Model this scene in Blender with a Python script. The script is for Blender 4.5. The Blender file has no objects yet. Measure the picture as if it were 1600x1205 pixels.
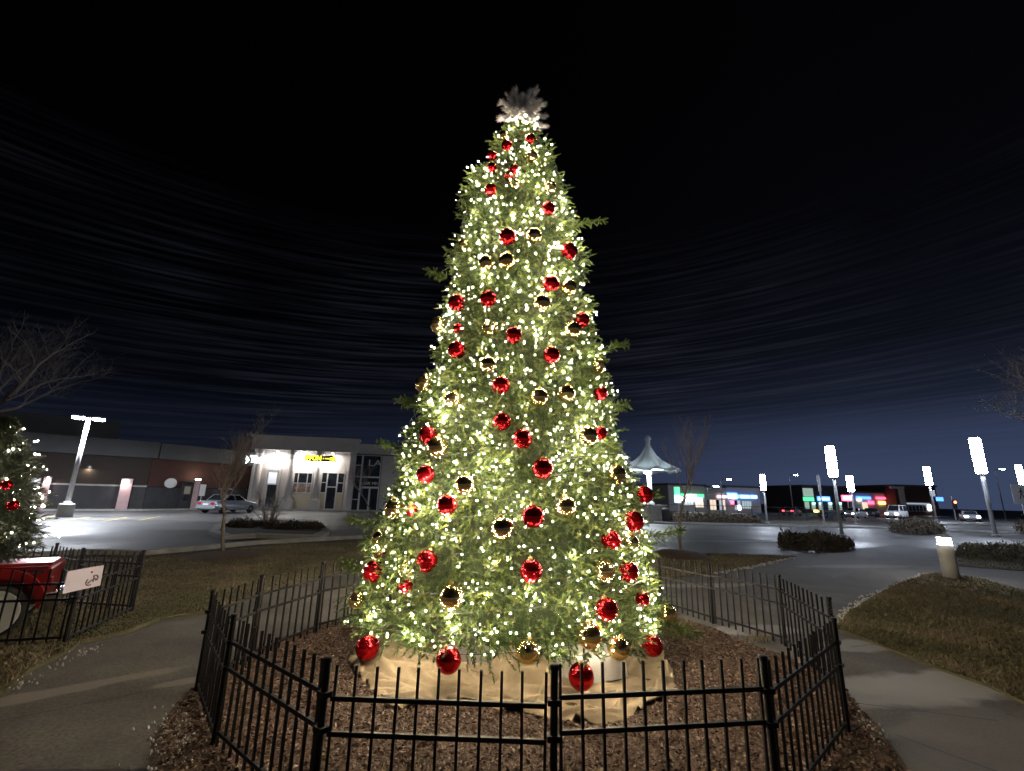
import bpy, bmesh, math, random
import numpy as np
from mathutils import Vector, Matrix, noise
random.seed(7); RNG = np.random.default_rng(7)
C = bpy.context.scene.collection
S = bpy.context.scene
rad = math.radians

# ---------------------------------------------------------------- camera
EYE, FPX, CX, CY = 1.75, 706.0, 800.0, 602.5          # eye height, focal length in photo pixels
_v = np.array([70.0, 2852.5, FPX]); _U = _v/np.linalg.norm(_v)
_F = np.array([0, 0, 1.0]) - _U*_U[2]; _F /= np.linalg.norm(_F)
_R = np.cross(_U, _F)
if _R[0] < 0: _R = -_R
def ray(px, py):
    d = np.array([px-CX, CY-py, FPX]); return np.array([d@_R, d@_F, d@_U])
def gr(px, py, z=0.0):                                 # the point of the ground (or height z) seen there
    r = ray(px, py); t = (z-EYE)/r[2]; return (float(r[0]*t), float(r[1]*t))
def hz(px, py, x, y):                                  # height seen there above a ground point
    r = ray(px, py); return float(EYE + r[2]/math.hypot(r[0], r[1])*math.hypot(x, y))
def depth(p):
    q = np.array([p[0], p[1], p[2]-EYE]); ax = np.array([_R[2], _F[2], _U[2]]); return float(q@ax)
cam = bpy.data.objects.new('camera', bpy.data.cameras.new('camera')); C.objects.link(cam)
cam.matrix_world = Matrix(((_R[0], _R[1], -_R[2], 0), (_F[0], _F[1], -_F[2], 0), (_U[0], _U[1], -_U[2], EYE), (0, 0, 0, 1)))
cam.data.sensor_fit = 'HORIZONTAL'; cam.data.angle = 2*math.atan(800/FPX)
cam.data.clip_start = 0.05; cam.data.clip_end = 3000
S.camera = cam

# ---------------------------------------------------------------- world, exposure
W = bpy.data.worlds.new('World'); S.world = W; W.use_nodes = True
nt = W.node_tree; nt.nodes.clear()
def N(t, typ, **kw):
    n = t.nodes.new(typ)
    for k, v in kw.items():
        if k in ('inp',):
            for kk, vv in v.items(): n.inputs[kk].default_value = vv
        else: setattr(n, k, v)
    return n
def ramp(t, stops, fac=None, interp='LINEAR'):
    n = t.nodes.new('ShaderNodeValToRGB'); cr = n.color_ramp; cr.interpolation = interp
    while len(cr.elements) > 1: cr.elements.remove(cr.elements[-1])
    cr.elements[0].position = stops[0][0]; cr.elements[0].color = (*stops[0][1], 1)
    for p, c in stops[1:]:
        e = cr.elements.new(p); e.color = (*c, 1)
    if fac is not None: t.links.new(fac, n.inputs[0])
    return n
def math_n(t, op, a, b=None):
    n = t.nodes.new('ShaderNodeMath'); n.operation = op
    for i, q in enumerate((a, b)):
        if q is None: continue
        if isinstance(q, (int, float)): n.inputs[i].default_value = q
        else: t.links.new(q, n.inputs[i])
    return n.outputs[0]
out = N(nt, 'ShaderNodeOutputWorld')
sky = N(nt, 'ShaderNodeTexSky', sky_type='NISHITA', sun_disc=False, sun_elevation=rad(-9), sun_rotation=rad(120))
bg1 = N(nt, 'ShaderNodeBackground', inp={'Strength': 0.05}); nt.links.new(sky.outputs[0], bg1.inputs[0])
tc = N(nt, 'ShaderNodeTexCoord'); sp = N(nt, 'ShaderNodeSeparateXYZ'); nt.links.new(tc.outputs['Generated'], sp.inputs[0])
# town glow on the night sky, fading with elevation, a little stronger over the shops to the right
rz = ramp(nt, [(0.0, (.036, .050, .098)), (.05, (.034, .048, .096)), (.12, (.024, .034, .070)), (.18, (.0085, .0115, .023)), (.28, (.0032, .0038, .007)), (.45, (.0014, .0015, .0026)), (.7, (.0008, .0008, .0012)), (1, (.0006, .0006, .0009))], sp.outputs[2])
az = math_n(nt, 'ARCTAN2', sp.outputs[0], sp.outputs[1])
rx = ramp(nt, [(0.0, (.10, .10, .10)), (.42, (.13, .13, .13)), (.52, (.4, .4, .4)), (.60, (.85, .85, .85)), (.85, (.9, .9, .9)), (1, (.35, .35, .35))], math_n(nt, 'ADD', math_n(nt, 'MULTIPLY', az, 1/6.2832), .5))
mx = N(nt, 'ShaderNodeMix', data_type='RGBA', blend_type='MULTIPLY'); mx.inputs[0].default_value = 1
nt.links.new(rz.outputs[0], mx.inputs[6]); nt.links.new(rx.outputs[0], mx.inputs[7])
# lens flare streaks painted into the sky colour: long faint bands
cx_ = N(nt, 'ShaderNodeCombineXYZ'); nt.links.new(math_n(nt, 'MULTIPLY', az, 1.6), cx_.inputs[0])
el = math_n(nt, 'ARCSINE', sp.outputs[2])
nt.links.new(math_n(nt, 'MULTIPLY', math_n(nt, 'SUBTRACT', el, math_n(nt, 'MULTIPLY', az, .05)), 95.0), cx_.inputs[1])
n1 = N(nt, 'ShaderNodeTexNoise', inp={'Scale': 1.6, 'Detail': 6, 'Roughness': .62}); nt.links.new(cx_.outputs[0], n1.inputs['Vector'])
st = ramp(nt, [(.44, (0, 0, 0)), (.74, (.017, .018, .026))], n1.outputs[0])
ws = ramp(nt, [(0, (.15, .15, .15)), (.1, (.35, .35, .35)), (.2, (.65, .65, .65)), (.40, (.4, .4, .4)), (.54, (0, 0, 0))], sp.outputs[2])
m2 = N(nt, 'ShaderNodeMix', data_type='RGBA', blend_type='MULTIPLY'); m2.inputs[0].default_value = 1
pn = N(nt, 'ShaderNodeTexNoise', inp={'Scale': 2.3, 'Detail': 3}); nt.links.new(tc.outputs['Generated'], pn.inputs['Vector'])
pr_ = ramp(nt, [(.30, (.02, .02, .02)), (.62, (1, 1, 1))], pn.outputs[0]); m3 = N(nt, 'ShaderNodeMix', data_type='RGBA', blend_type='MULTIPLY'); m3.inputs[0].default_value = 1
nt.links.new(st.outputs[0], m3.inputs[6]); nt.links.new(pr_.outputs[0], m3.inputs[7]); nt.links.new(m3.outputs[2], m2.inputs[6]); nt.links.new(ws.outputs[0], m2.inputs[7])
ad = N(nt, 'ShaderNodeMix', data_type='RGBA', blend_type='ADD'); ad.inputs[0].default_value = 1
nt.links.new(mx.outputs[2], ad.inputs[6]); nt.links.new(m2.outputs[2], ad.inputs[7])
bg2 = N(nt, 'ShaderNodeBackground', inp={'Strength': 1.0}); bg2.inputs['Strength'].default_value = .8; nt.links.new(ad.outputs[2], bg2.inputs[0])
ash = N(nt, 'ShaderNodeAddShader'); nt.links.new(bg1.outputs[0], ash.inputs[0]); nt.links.new(bg2.outputs[0], ash.inputs[1])
nt.links.new(ash.outputs[0], out.inputs[0])
vs = S.view_settings; vs.view_transform = 'Standard'; vs.look = 'None'; vs.exposure = 0.78; vs.gamma = 1; vs.use_curve_mapping = False
S.render.engine = 'CYCLES'
cy = S.cycles; cy.use_denoising = True; cy.use_light_tree = True; cy.max_bounces = 5; cy.diffuse_bounces = 2; cy.glossy_bounces = 3
cy.transmission_bounces = 2; cy.transparent_max_bounces = 4; cy.caustics_reflective = False; cy.caustics_refractive = False
cy.sample_clamp_indirect = 4.0; cy.pixel_filter_type = 'BLACKMAN_HARRIS'; cy.filter_width = 1.6

# ---------------------------------------------------------------- materials
def mat(name, c1, c2=None, scale=6.0, rough=.7, metal=0.0, bump=0.0, bscale=None, c3=None, spec=.5, rough2=None, detail=6, stretch=None, attr=None):
    m = bpy.data.materials.new(name); m.use_nodes = True; t = m.node_tree
    b = t.nodes['Principled BSDF']; b.inputs['Roughness'].default_value = rough; b.inputs['Metallic'].default_value = metal
    b.inputs['Specular IOR Level'].default_value = spec
    tc = N(t, 'ShaderNodeTexCoord'); vec = tc.outputs['Object']
    if stretch:
        mp = N(t, 'ShaderNodeMapping'); mp.inputs['Scale'].default_value = stretch; t.links.new(vec, mp.inputs[0]); vec = mp.outputs[0]
    c2 = c2 or tuple(x*.8 for x in c1)
    nz = N(t, 'ShaderNodeTexNoise', inp={'Scale': scale, 'Detail': detail, 'Roughness': .6}); t.links.new(vec, nz.inputs['Vector'])
    stops = [(.35, c1), (.65, c2)] if c3 is None else [(.3, c1), (.5, c2), (.68, c3)]
    fac = nz.outputs[0]
    if attr:
        a = N(t, 'ShaderNodeAttribute', attribute_name=attr); fac = a.outputs['Fac']; stops = [(0, c1), (1, c2)] if c3 is None else [(0, c1), (.5, c2), (1, c3)]
    r = ramp(t, stops, fac); t.links.new(r.outputs[0], b.inputs['Base Color'])
    if rough2 is not None:
        rr = ramp(t, [(.38, (rough,)*3), (.62, (rough2,)*3)], nz.outputs[0]); t.links.new(rr.outputs[0], b.inputs['Roughness'])
    if bump:
        n2 = N(t, 'ShaderNodeTexNoise', inp={'Scale': bscale or scale*4, 'Detail': 5}); t.links.new(vec, n2.inputs['Vector'])
        bp = N(t, 'ShaderNodeBump', inp={'Strength': bump, 'Distance': .02}); t.links.new(n2.outputs[0], bp.inputs['Height']); t.links.new(bp.outputs[0], b.inputs['Normal'])
    return m
def emat(name, col, strength, base=(.8, .8, .8)):
    m = bpy.data.materials.new(name); m.use_nodes = True; b = m.node_tree.nodes['Principled BSDF']
    b.inputs['Base Color'].default_value = (*base, 1); b.inputs['Emission Color'].default_value = (*col, 1); b.inputs['Emission Strength'].default_value = strength
    t = m.node_tree
    return m
def paved(name, c1, c2, frost=(), scale=.7, rough=.75, rough2=.45, fine=40):
    """asphalt or concrete: broad damp patches, fine grit, worn frosty patches with their own outlines"""
    m = mat(name, c1, c2, scale, rough, rough2=rough2, spec=.5); t = m.node_tree; b = t.nodes['Principled BSDF']
    src = b.inputs['Base Color'].links[0].from_socket
    tc = N(t, 'ShaderNodeTexCoord')
    g = N(t, 'ShaderNodeTexNoise', inp={'Scale': fine, 'Detail': 3}); t.links.new(tc.outputs['Object'], g.inputs['Vector'])
    rg = ramp(t, [(.3, (.62, .62, .62)), (.7, (1.25, 1.25, 1.25))], g.outputs[0])
    mx = N(t, 'ShaderNodeMix', data_type='RGBA', blend_type='MULTIPLY'); mx.inputs[0].default_value = 1
    t.links.new(src, mx.inputs[6]); t.links.new(rg.outputs[0], mx.inputs[7]); cur = mx.outputs[2]
    wn = N(t, 'ShaderNodeTexNoise', inp={'Scale': 2.2, 'Detail': 5}); t.links.new(tc.outputs['Object'], wn.inputs['Vector'])
    for (x, y, rx, ry, ang, col, amt) in frost:
        mp = N(t, 'ShaderNodeMapping', vector_type='TEXTURE'); mp.inputs['Location'].default_value = (x, y, 0); mp.inputs['Rotation'].default_value = (0, 0, ang); mp.inputs['Scale'].default_value = (rx, ry, 1)
        t.links.new(tc.outputs['Object'], mp.inputs[0])
        ln = N(t, 'ShaderNodeVectorMath', operation='LENGTH'); t.links.new(mp.outputs[0], ln.inputs[0])
        d = math_n(t, 'ADD', ln.outputs['Value'], math_n(t, 'MULTIPLY', math_n(t, 'SUBTRACT', wn.outputs[0], .5), 1.1))
        fm = ramp(t, [(.72, (amt,)*3), (1.0, (0, 0, 0))], d)
        mm = N(t, 'ShaderNodeMix', data_type='RGBA'); t.links.new(fm.outputs[0], mm.inputs[0]); t.links.new(cur, mm.inputs[6]); mm.inputs[7].default_value = (*col, 1); cur = mm.outputs[2]
    t.links.new(cur, b.inputs['Base Color'])
    bp = N(t, 'ShaderNodeBump', inp={'Strength': .35, 'Distance': .01}); t.links.new(g.outputs[0], bp.inputs['Height']); t.links.new(bp.outputs[0], b.inputs['Normal'])
    return m
M = {}
M['asphalt'] = paved('asphalt', (.135, .133, .135), (.075, .075, .078), scale=.25, rough=.7, rough2=.45)
M['concrete'] = mat('concrete', (.34, .33, .31), (.25, .24, .23), 4, .85, bump=.25)
M['kerb'] = mat('kerb', (.36, .35, .33), (.24, .23, .22), 3, .85, bump=.2)
M['paint_white'] = mat('paint_white', (.6, .6, .6), (.4, .4, .4), 5, .7)
M['paint_yellow'] = mat('paint_yellow', (.55, .42, .12), (.35, .28, .1), 5, .7)
M['soil'] = mat('soil', (.075, .055, .038), (.045, .032, .022), 9, .95, bump=.8)
M['turf'] = mat('turf', (.15, .125, .075), (.095, .092, .05), 1.6, .95, bump=.8, bscale=30, c3=(.20, .155, .10))
M['grass'] = mat('grass', (.075, .085, .040), (.16, .14, .085), attr='tint', c3=(.27, .22, .155), rough=.8)
M['chips'] = mat('chips', (.062, .034, .025), (.15, .09, .067), attr='tint', c3=(.38, .29, .245), rough=.85)
M['mulch'] = mat('mulch', (.075, .05, .04), (.14, .095, .075), 22, .95, bump=1.0, bscale=60)
M['snow'] = mat('snow', (.62, .63, .66), (.38, .37, .37), 14, .7, bump=.5)
M['iron'] = mat('iron', (.010, .010, .012), (.019, .019, .022), 30, .5, bump=.15, spec=.25)
M['needle'] = mat('needle', (.016, .040, .010), (.070, .112, .026), attr='tint', c3=(.175, .21, .055), rough=.55, spec=.35)
M['needle_dark'] = mat('needle_dark', (.018, .034, .014), (.032, .05, .018), attr='tint', c3=(.05, .065, .022), rough=.6)
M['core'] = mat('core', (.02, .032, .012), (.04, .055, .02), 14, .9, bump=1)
M['flock'] = mat('flock', (.74, .72, .78), (.84, .82, .88), attr='tint', c3=(.92, .90, .94), rough=.8)
M['bark'] = mat('bark', (.16, .13, .11), (.24, .20, .17), 12, .9, bump=.7)
M['twig'] = mat('twig', (.21, .175, .155), (.27, .23, .20), 10, .9)
M['red_ball'] = mat('red_ball', (.62, .012, .02), (.52, .010, .016), 2, .10, metal=.85)
M['gold_ball'] = mat('gold_ball', (.93, .70, .30), (.86, .63, .26), 2, .09, metal=.97)
M['gold_cap'] = mat('gold_cap', (.8, .6, .25), None, 3, .3, metal=1.0)
M['wire'] = mat('wire', (.015, .03, .015), None, 5, .5)
M['burlap'] = mat('burlap', (.47, .37, .25), (.36, .28, .19), 5, .95, bump=.5, bscale=150)
M['block'] = mat('block', (.62, .60, .57), (.52, .50, .48), 7, .85, bump=.25, bscale=50)
M['block_dark'] = mat('block_dark', (.20, .14, .08), (.14, .10, .06), 7, .85, bump=.4)
M['brick'] = mat('brick', (.065, .024, .017), (.045, .019, .015), 9, .9, bump=.3)
M['brick_dark'] = mat('brick_dark', (.036, .027, .020), (.026, .020, .017), 8, .9, bump=.3)
M['fascia'] = mat('fascia', (.075, .075, .076), (.06, .06, .061), .6, .8)
M['cmu'] = mat('cmu', (.045, .044, .047), (.034, .034, .036), 2, .9)
M['stucco'] = mat('stucco', (.46, .43, .42), (.40, .38, .37), .8, .9, bump=.15, bscale=40)
M['stucco_tan'] = mat('stucco_tan', (.42, .38, .28), (.36, .33, .25), 1.2, .9)
M['frame'] = mat('frame', (.55, .55, .56), (.48, .48, .49), 4, .45)
M['glass'] = mat('glass', (.012, .016, .02), (.022, .026, .03), .8, .08, spec=.6)
M['poster'] = mat('poster', (.32, .2, .15), (.12, .08, .07), 3.5, .6, c3=(.5, .42, .36))
M['white'] = mat('white', (.75, .74, .73), (.66, .66, .66), 2, .5)
M['grey_metal'] = mat('grey_metal', (.42, .42, .44), (.34, .34, .36), 5, .4, metal=.6)
M['pole_white'] = mat('pole_white', (.5, .5, .52), (.42, .42, .44), 5, .45)
M['dark'] = mat('dark', (.02, .02, .022), (.03, .03, .032), 5, .6)
M['rubber'] = mat('rubber', (.016, .016, .017), (.024, .024, .025), 15, .8, bump=.2)
M['chrome'] = mat('chrome', (.72, .72, .73), (.62, .62, .64), 8, .15, metal=1)
M['red_paint'] = mat('red_paint', (.24, .012, .012), (.18, .010, .010), 3, .28)
M['silver_paint'] = mat('silver_paint', (.46, .48, .52), (.40, .42, .46), 3, .25, metal=.5)
M['dark_paint'] = mat('dark_paint', (.03, .03, .035), (.04, .04, .045), 3, .3)
M['canvas'] = mat('canvas', (.68, .70, .71), (.58, .60, .62), 1.4, .7)
m_ = M['canvas']; t_ = m_.node_tree; tl_ = N(t_, 'ShaderNodeBsdfTranslucent', inp={'Color': (.62, .66, .68, 1)}); ms_ = N(t_, 'ShaderNodeMixShader'); ms_.inputs[0].default_value = .5
t_.links.new(t_.nodes['Principled BSDF'].outputs[0], ms_.inputs[1]); t_.links.new(tl_.outputs[0], ms_.inputs[2]); t_.links.new(ms_.outputs[0], t_.nodes['Material Output'].inputs[0])
M['stone'] = mat('stone', (.32, .30, .28), (.22, .20, .19), 2.5, .9, bump=.4)
M['hedge'] = mat('hedge', (.060, .046, .03), (.09, .07, .046), attr='tint', c3=(.14, .105, .072), rough=.9)
M['sign_ink'] = mat('sign_ink', (.14, .09, .09), None, 8, .6)
M['sign_red'] = mat('sign_red', (.5, .05, .06), None, 8, .6)
M['bulb'] = emat('bulb', (1.0, .83, .56), 250)
M['bulb_cool'] = emat('bulb_cool', (1.0, .78, .70), 160)
M['tube'] = emat('tube', (.76, .84, 1.0), 70)
M['tube_off'] = mat('tube_off', (.5, .51, .55), (.44, .45, .5), 4, .4)
M['bollard_glow'] = emat('bollard_glow', (1.0, .93, .84), 80)
M['led'] = emat('led', (.88, .92, 1.0), 110)
M['sign_white'] = emat('sign_white', (.92, .97, 1.0), 7)
M['sign_yellow'] = emat('sign_yellow', (.95, .95, .02), 1.6)
M['downlight'] = emat('downlight', (1.0, .86, .68), 40)
M['neon_red'] = emat('neon_red', (1.0, .05, .12), 3.5)
M['neon_blue'] = emat('neon_blue', (.06, .22, 1.0), 2.2)
M['neon_cyan'] = emat('neon_cyan', (.35, .85, 1.0), 2.2)
M['neon_green'] = emat('neon_green', (.05, .75, .3), 1.0)
M['neon_pink'] = emat('neon_pink', (1.0, .7, .78), 2.0)
M['warm_win'] = emat('warm_win', (1.0, .78, .55), .55)
M['cool_win'] = emat('cool_win', (.6, .72, .9), .28)
M['pale_win'] = emat('pale_win', (.55, .8, .62), .25)
M['orange_lamp'] = emat('orange_lamp', (1.0, .5, .12), 3)
M['head_lamp'] = emat('head_lamp', (.92, .94, 1.0), 40)
M['tail_lamp'] = emat('tail_lamp', (1.0, .04, .06), 4)
M['tail_lens'] = mat('tail_lens', (.45, .03, .04), None, 5, .2)
M['signal_red'] = emat('signal_red', (1.0, .12, .03), 8)
M['pink_lit'] = mat('pink_lit', (.5, .36, .36), (.44, .31, .31), 4, .8)
M['gloss_sign'] = mat('gloss_sign', (.66, .58, .66), (.60, .53, .61), 2, .5)
M['green_paint'] = mat('green_paint', (.03, .10, .06), None, 5, .5)

# ---------------------------------------------------------------- mesh helpers
ORG = {}
class MB:
    def __init__(s): s.v = []; s.f = []; s.m = []; s.k = 0
    def add(s, vs, fs):
        b = len(s.v); s.v += [tuple(map(float, v)) for v in vs]; s.f += [tuple(b+i for i in f) for f in fs]; s.m += [s.k]*len(fs); return s
    def hexa(s, p): return s.add(p, [(0, 3, 2, 1), (4, 5, 6, 7), (0, 1, 5, 4), (1, 2, 6, 5), (2, 3, 7, 6), (3, 0, 4, 7)])
    def box(s, x0, x1, y0, y1, z0, z1): return s.hexa([(x0, y0, z0), (x1, y0, z0), (x1, y1, z0), (x0, y1, z0), (x0, y0, z1), (x1, y0, z1), (x1, y1, z1), (x0, y1, z1)])
    def bar(s, a, b, w, h=None, up=(0, 0, 1)):
        a = Vector(a); b = Vector(b); h = h or w; d = (b-a).normalized(); u = Vector(up)
        if abs(d.dot(u)) > .98: u = Vector((1, 0, 0))
        x = d.cross(u).normalized()*w/2; y = x.cross(d).normalized()*h/2
        return s.hexa([a-x-y, a+x-y, a+x+y, a-x+y, b-x-y, b+x-y, b+x+y, b-x+y])
    def tube(s, pts, rs, n=6, cap=True):
        pts = [Vector(p) for p in pts]; rs = rs if isinstance(rs, (list, tuple)) else [rs]*len(pts); vs = []; fs = []
        for i, p in enumerate(pts):
            d = (pts[min(i+1, len(pts)-1)]-pts[max(i-1, 0)]).normalized()
            u = Vector((0, 0, 1)) if abs(d.z) < .9 else Vector((1, 0, 0)); x = d.cross(u).normalized(); y = d.cross(x)
            for j in range(n):
                a = 2*math.pi*j/n; vs.append(p+(x*math.cos(a)+y*math.sin(a))*rs[i])
        for i in range(len(pts)-1):
            for j in range(n):
                k = (j+1) % n; fs.append((i*n+j, i*n+k, (i+1)*n+k, (i+1)*n+j))
        if cap: fs += [tuple(range(n-1, -1, -1)), tuple((len(pts)-1)*n+j for j in range(n))]
        return s.add(vs, fs)
    def lathe(s, prof, c=(0, 0, 0), n=24, axis='z'):
        vs = []; fs = []
        for r, z in prof:
            for j in range(n):
                a = 2*math.pi*j/n; x, y = r*math.cos(a), r*math.sin(a)
                vs.append((c[0]+x, c[1]+y, c[2]+z) if axis == 'z' else ((c[0]+x, c[1]+z, c[2]+y) if axis == 'y' else (c[0]+z, c[1]+x, c[2]+y)))
        for i in range(len(prof)-1):
            for j in range(n):
                k = (j+1) % n; fs.append((i*n+j, i*n+k, (i+1)*n+k, (i+1)*n+j))
        fs += [tuple(range(n-1, -1, -1)), tuple((len(prof)-1)*n+j for j in range(n))]
        return s.add(vs, fs)
    def prism(s, poly, a, b, flip=False):                  # polygon of 3-d points swept from offset a to offset b
        n = len(poly); A = Vector(a); B = Vector(b); vs = [Vector(p)+A for p in poly]+[Vector(p)+B for p in poly]
        fs = [tuple(range(n-1, -1, -1)), tuple(range(n, 2*n))]+[(i, (i+1) % n, n+(i+1) % n, n+i) for i in range(n)]
        return s.add(vs, fs)
    def build(s, name, mats, parent=None, smooth=False, recalc=True, bevel=0):
        o_ = ORG.get(parent.name, (0, 0, 0)) if parent else (0, 0, 0)
        me = bpy.data.meshes.new(name); me.from_pydata([(v[0]-o_[0], v[1]-o_[1], v[2]-o_[2]) for v in s.v], [], s.f)
        for m in (mats if isinstance(mats, (list, tuple)) else [mats]): me.materials.append(m)
        if s.k: me.polygons.foreach_set('material_index', s.m)
        if recalc or bevel:
            bm = bmesh.new(); bm.from_mesh(me)
            if bevel: bmesh.ops.bevel(bm, geom=[e for e in bm.edges], offset=bevel, segments=2, profile=.5, affect='EDGES', clamp_overlap=True)
            bmesh.ops.recalc_face_normals(bm, faces=bm.faces); bm.to_mesh(me); bm.free()
        if smooth: me.polygons.foreach_set('use_smooth', [True]*len(me.polygons))
        me.update(); o = bpy.data.objects.new(name, me); C.objects.link(o)
        if parent: o.parent = parent; ORG[o.name] = o_
        return o
def npmesh(name, V, nv, mats, parent=None, tint=None, smooth=False):
    """many faces of nv vertices each, straight from an array"""
    o_ = ORG.get(parent.name, (0, 0, 0)) if parent else (0, 0, 0)
    V = np.asarray(V, dtype=np.float32).reshape(-1, 3) - np.array(o_, dtype=np.float32); n = len(V); nf = n//nv
    me = bpy.data.meshes.new(name); me.vertices.add(n); me.vertices.foreach_set('co', V.ravel()); me.loops.add(n); me.loops.foreach_set('vertex_index', np.arange(n, dtype=np.int32))
    me.polygons.add(nf); me.polygons.foreach_set('loop_start', np.arange(0, n, nv, dtype=np.int32))
    me.update(calc_edges=True)
    if tint is not None:
        a = me.attributes.new('tint', 'FLOAT', 'FACE'); a.data.foreach_set('value', np.asarray(tint, dtype=np.float32))
    me.materials.append(mats); o = bpy.data.objects.new(name, me); C.objects.link(o)
    if parent: o.parent = parent; ORG[o.name] = o_
    return o
def tag(o, label=None, cat=None, group=None, kind=None):
    if label: o['label'] = label
    if cat: o['category'] = cat
    if group: o['group'] = group
    if kind: o['kind'] = kind
    return o
def thing(name, loc, label, cat, group=None):
    o = bpy.data.objects.new(name, None); o.empty_display_size = .2; C.objects.link(o); o.location = loc; ORG[o.name] = tuple(loc); return tag(o, label, cat, group)
def put(name, me, parent, loc, scale=None, rot=None):      # another object of a shared mesh, placed in the world
    o_ = ORG.get(parent.name, (0, 0, 0)) if parent else (0, 0, 0)
    o = bpy.data.objects.new(name, me); C.objects.link(o); o.location = (loc[0]-o_[0], loc[1]-o_[1], loc[2]-o_[2])
    if scale is not None: o.scale = scale if isinstance(scale, (tuple, list)) else (scale,)*3
    if rot is not None: o.rotation_euler = rot
    if parent: o.parent = parent
    ORG[o.name] = tuple(loc)
    return o
def rough_poly(pts, step=.5, amp=.06, seed=0):
    res = []
    for i, p in enumerate(pts):
        q = pts[(i+1) % len(pts)]; L = math.hypot(q[0]-p[0], q[1]-p[1]); n = max(1, min(60, int(L/step)))
        for k in range(n):
            x = p[0]+(q[0]-p[0])*k/n; y = p[1]+(q[1]-p[1])*k/n
            d = noise.noise_vector(Vector((x*1.7, y*1.7, seed)))*amp + noise.noise_vector(Vector((x*6, y*6, seed+3)))*amp*.5
            res.append((x+d.x, y+d.y))
    return res
def sheet(name, pts, z, m, thick=0.0, kind='structure', step=.5, amp=.06, label=None):
    p = rough_poly(pts, step, amp, len(name)); mb = MB()
    mb.add([(x, y, z) for x, y in p], [tuple(range(len(p)))])
    if thick:
        n = len(p); mb.add([(x, y, z) for x, y in p]+[(x, y, z-thick) for x, y in p], [(i, (i+1) % n, n+(i+1) % n, n+i) for i in range(n)])
    o = mb.build(name, m); o['kind'] = kind
    if o.data.polygons[0].normal.z < 0: o.data.flip_normals()
    return o, p
def inside(x, y, poly):
    x = np.asarray(x); y = np.asarray(y); c = np.zeros(x.shape, bool); j = len(poly)-1
    for i in range(len(poly)):
        xi, yi = poly[i]; xj, yj = poly[j]
        if yi != yj: c ^= ((yi > y) != (yj > y)) & (x < (xj-xi)*(y-yi)/(yj-yi)+xi)
        j = i
    return c
def text_mesh(body, size, extrude=.01, shear=0.0, bold=0.0, spacing=1.0):
    cu = bpy.data.curves.new('text', 'FONT'); cu.body = body; cu.size = size; cu.extrude = extrude; cu.shear = shear; cu.offset = bold; cu.space_character = spacing
    cu.resolution_u = 3
    o = bpy.data.objects.new('text', cu); C.objects.link(o); dg = bpy.context.evaluated_depsgraph_get(); dg.update()
    me = bpy.data.meshes.new_from_object(o.evaluated_get(dg)); bpy.data.objects.remove(o); bpy.data.curves.remove(cu); return me
PX = lambda *ps: [gr(*p) for p in ps]

# ---------------------------------------------------------------- ground
g = MB(); g.add([(-900, -300, -.012), (900, -300, -.012), (900, 1500, -.012), (-900, 1500, -.012)], [(0, 1, 2, 3)]); tag(g.build('ground', M['asphalt']), kind='structure')
ring_c = (.35, 6.1)
mulch_px = PX((250, 1205), (245, 1150), (270, 1110), (300, 1078), (345, 1045), (400, 1014), (470, 987), (540, 964), (600, 947), (700, 936), (800, 930), (900, 934), (1000, 946), (1060, 966), (1120, 986), (1180, 1011), (1250, 1035), (1300, 1050), (1325, 1085), (1370, 1140), (1415, 1205)) + [(2.75, 2.4), (1.6, 1.6), (-.2, 1.3), (-1.6, 1.9), (-2.2, 2.7)]
frost = [(*gr(1440, 1075), 1.6, .42, .25, (.42, .43, .47), .8), (*gr(1330, 1010), .6, .25, .3, (.38, .40, .44), .7), (*gr(70, 1085), 1.1, .14, .75, (.27, .25, .23), .65), (*gr(310, 1062), .45, .10, .6, (.30, .28, .26), .6),
         (*gr(1340, 885), 2.2, .35, .2, (.40, .40, .43), .6), (*gr(1100, 915), 1.5, .25, .2, (.36, .36, .38), .5), (*gr(1180, 985), .8, .3, .2, (.34, .34, .38), .6), (*gr(1500, 1160), 1.2, .5, .5, (.2, .19, .2), .5)]
M['path'] = paved('path', (.165, .155, .150), (.080, .076, .076), frost, 1.1, .95, .8)
# one walk that loops the ring and opens on the plaza to the right
walk = PX((-300, 1205), (0, 1092), (60, 1052), (130, 1013), (200, 996), (250, 974), (330, 964), (420, 928), (500, 908), (560, 895), (640, 884), (760, 876), (900, 880), (1000, 890), (1116, 885), (1240, 866), (1400, 852), (1700, 885), (1900, 900), (2050, 1400)) + [(6, -2), (0, -3), (-5, -2)]
sheet('path', walk, .004, M['path'], amp=.05)
sheet('mulch_bed', mulch_px, .014, M['mulch'], amp=.05, step=.2)
lawnL, LL = sheet('lawn', PX((-500, 1205), (-60, 1110), (0, 1085), (60, 1045), (130, 1006), (200, 989), (250, 967), (330, 957), (420, 921), (500, 901), (560, 888), (660, 876), (700, 842), (560, 846), (400, 856), (300, 866), (222, 874), (140, 872), (60, 880), (-80, 900), (-500, 960)), .03, M['turf'], .05, amp=.09, step=.25)
lawnR, LR = sheet('lawn', PX((1306, 985), (1320, 965), (1345, 945), (1400, 917), (1440, 900), (1475, 897), (1530, 905), (1600, 925), (1720, 960), (1720, 1170), (1600, 1103), (1540, 1073), (1450, 1040), (1380, 1013)), .03, M['turf'], .05, amp=.06, step=.25)
lawnM, LM = sheet('lawn', PX((985, 895), (1000, 880), (1028, 869), (1110, 866), (1180, 868), (1242, 870), (1170, 886), (1116, 896), (1040, 905)), .03, M['turf'], .05, amp=.06, step=.3)
lawnF, LF = sheet('lawn', PX((1488, 884), (1500, 860), (1560, 858), (1750, 870), (1750, 905), (1600, 893)), .03, M['turf'], .05, amp=.06, step=.3)
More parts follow.
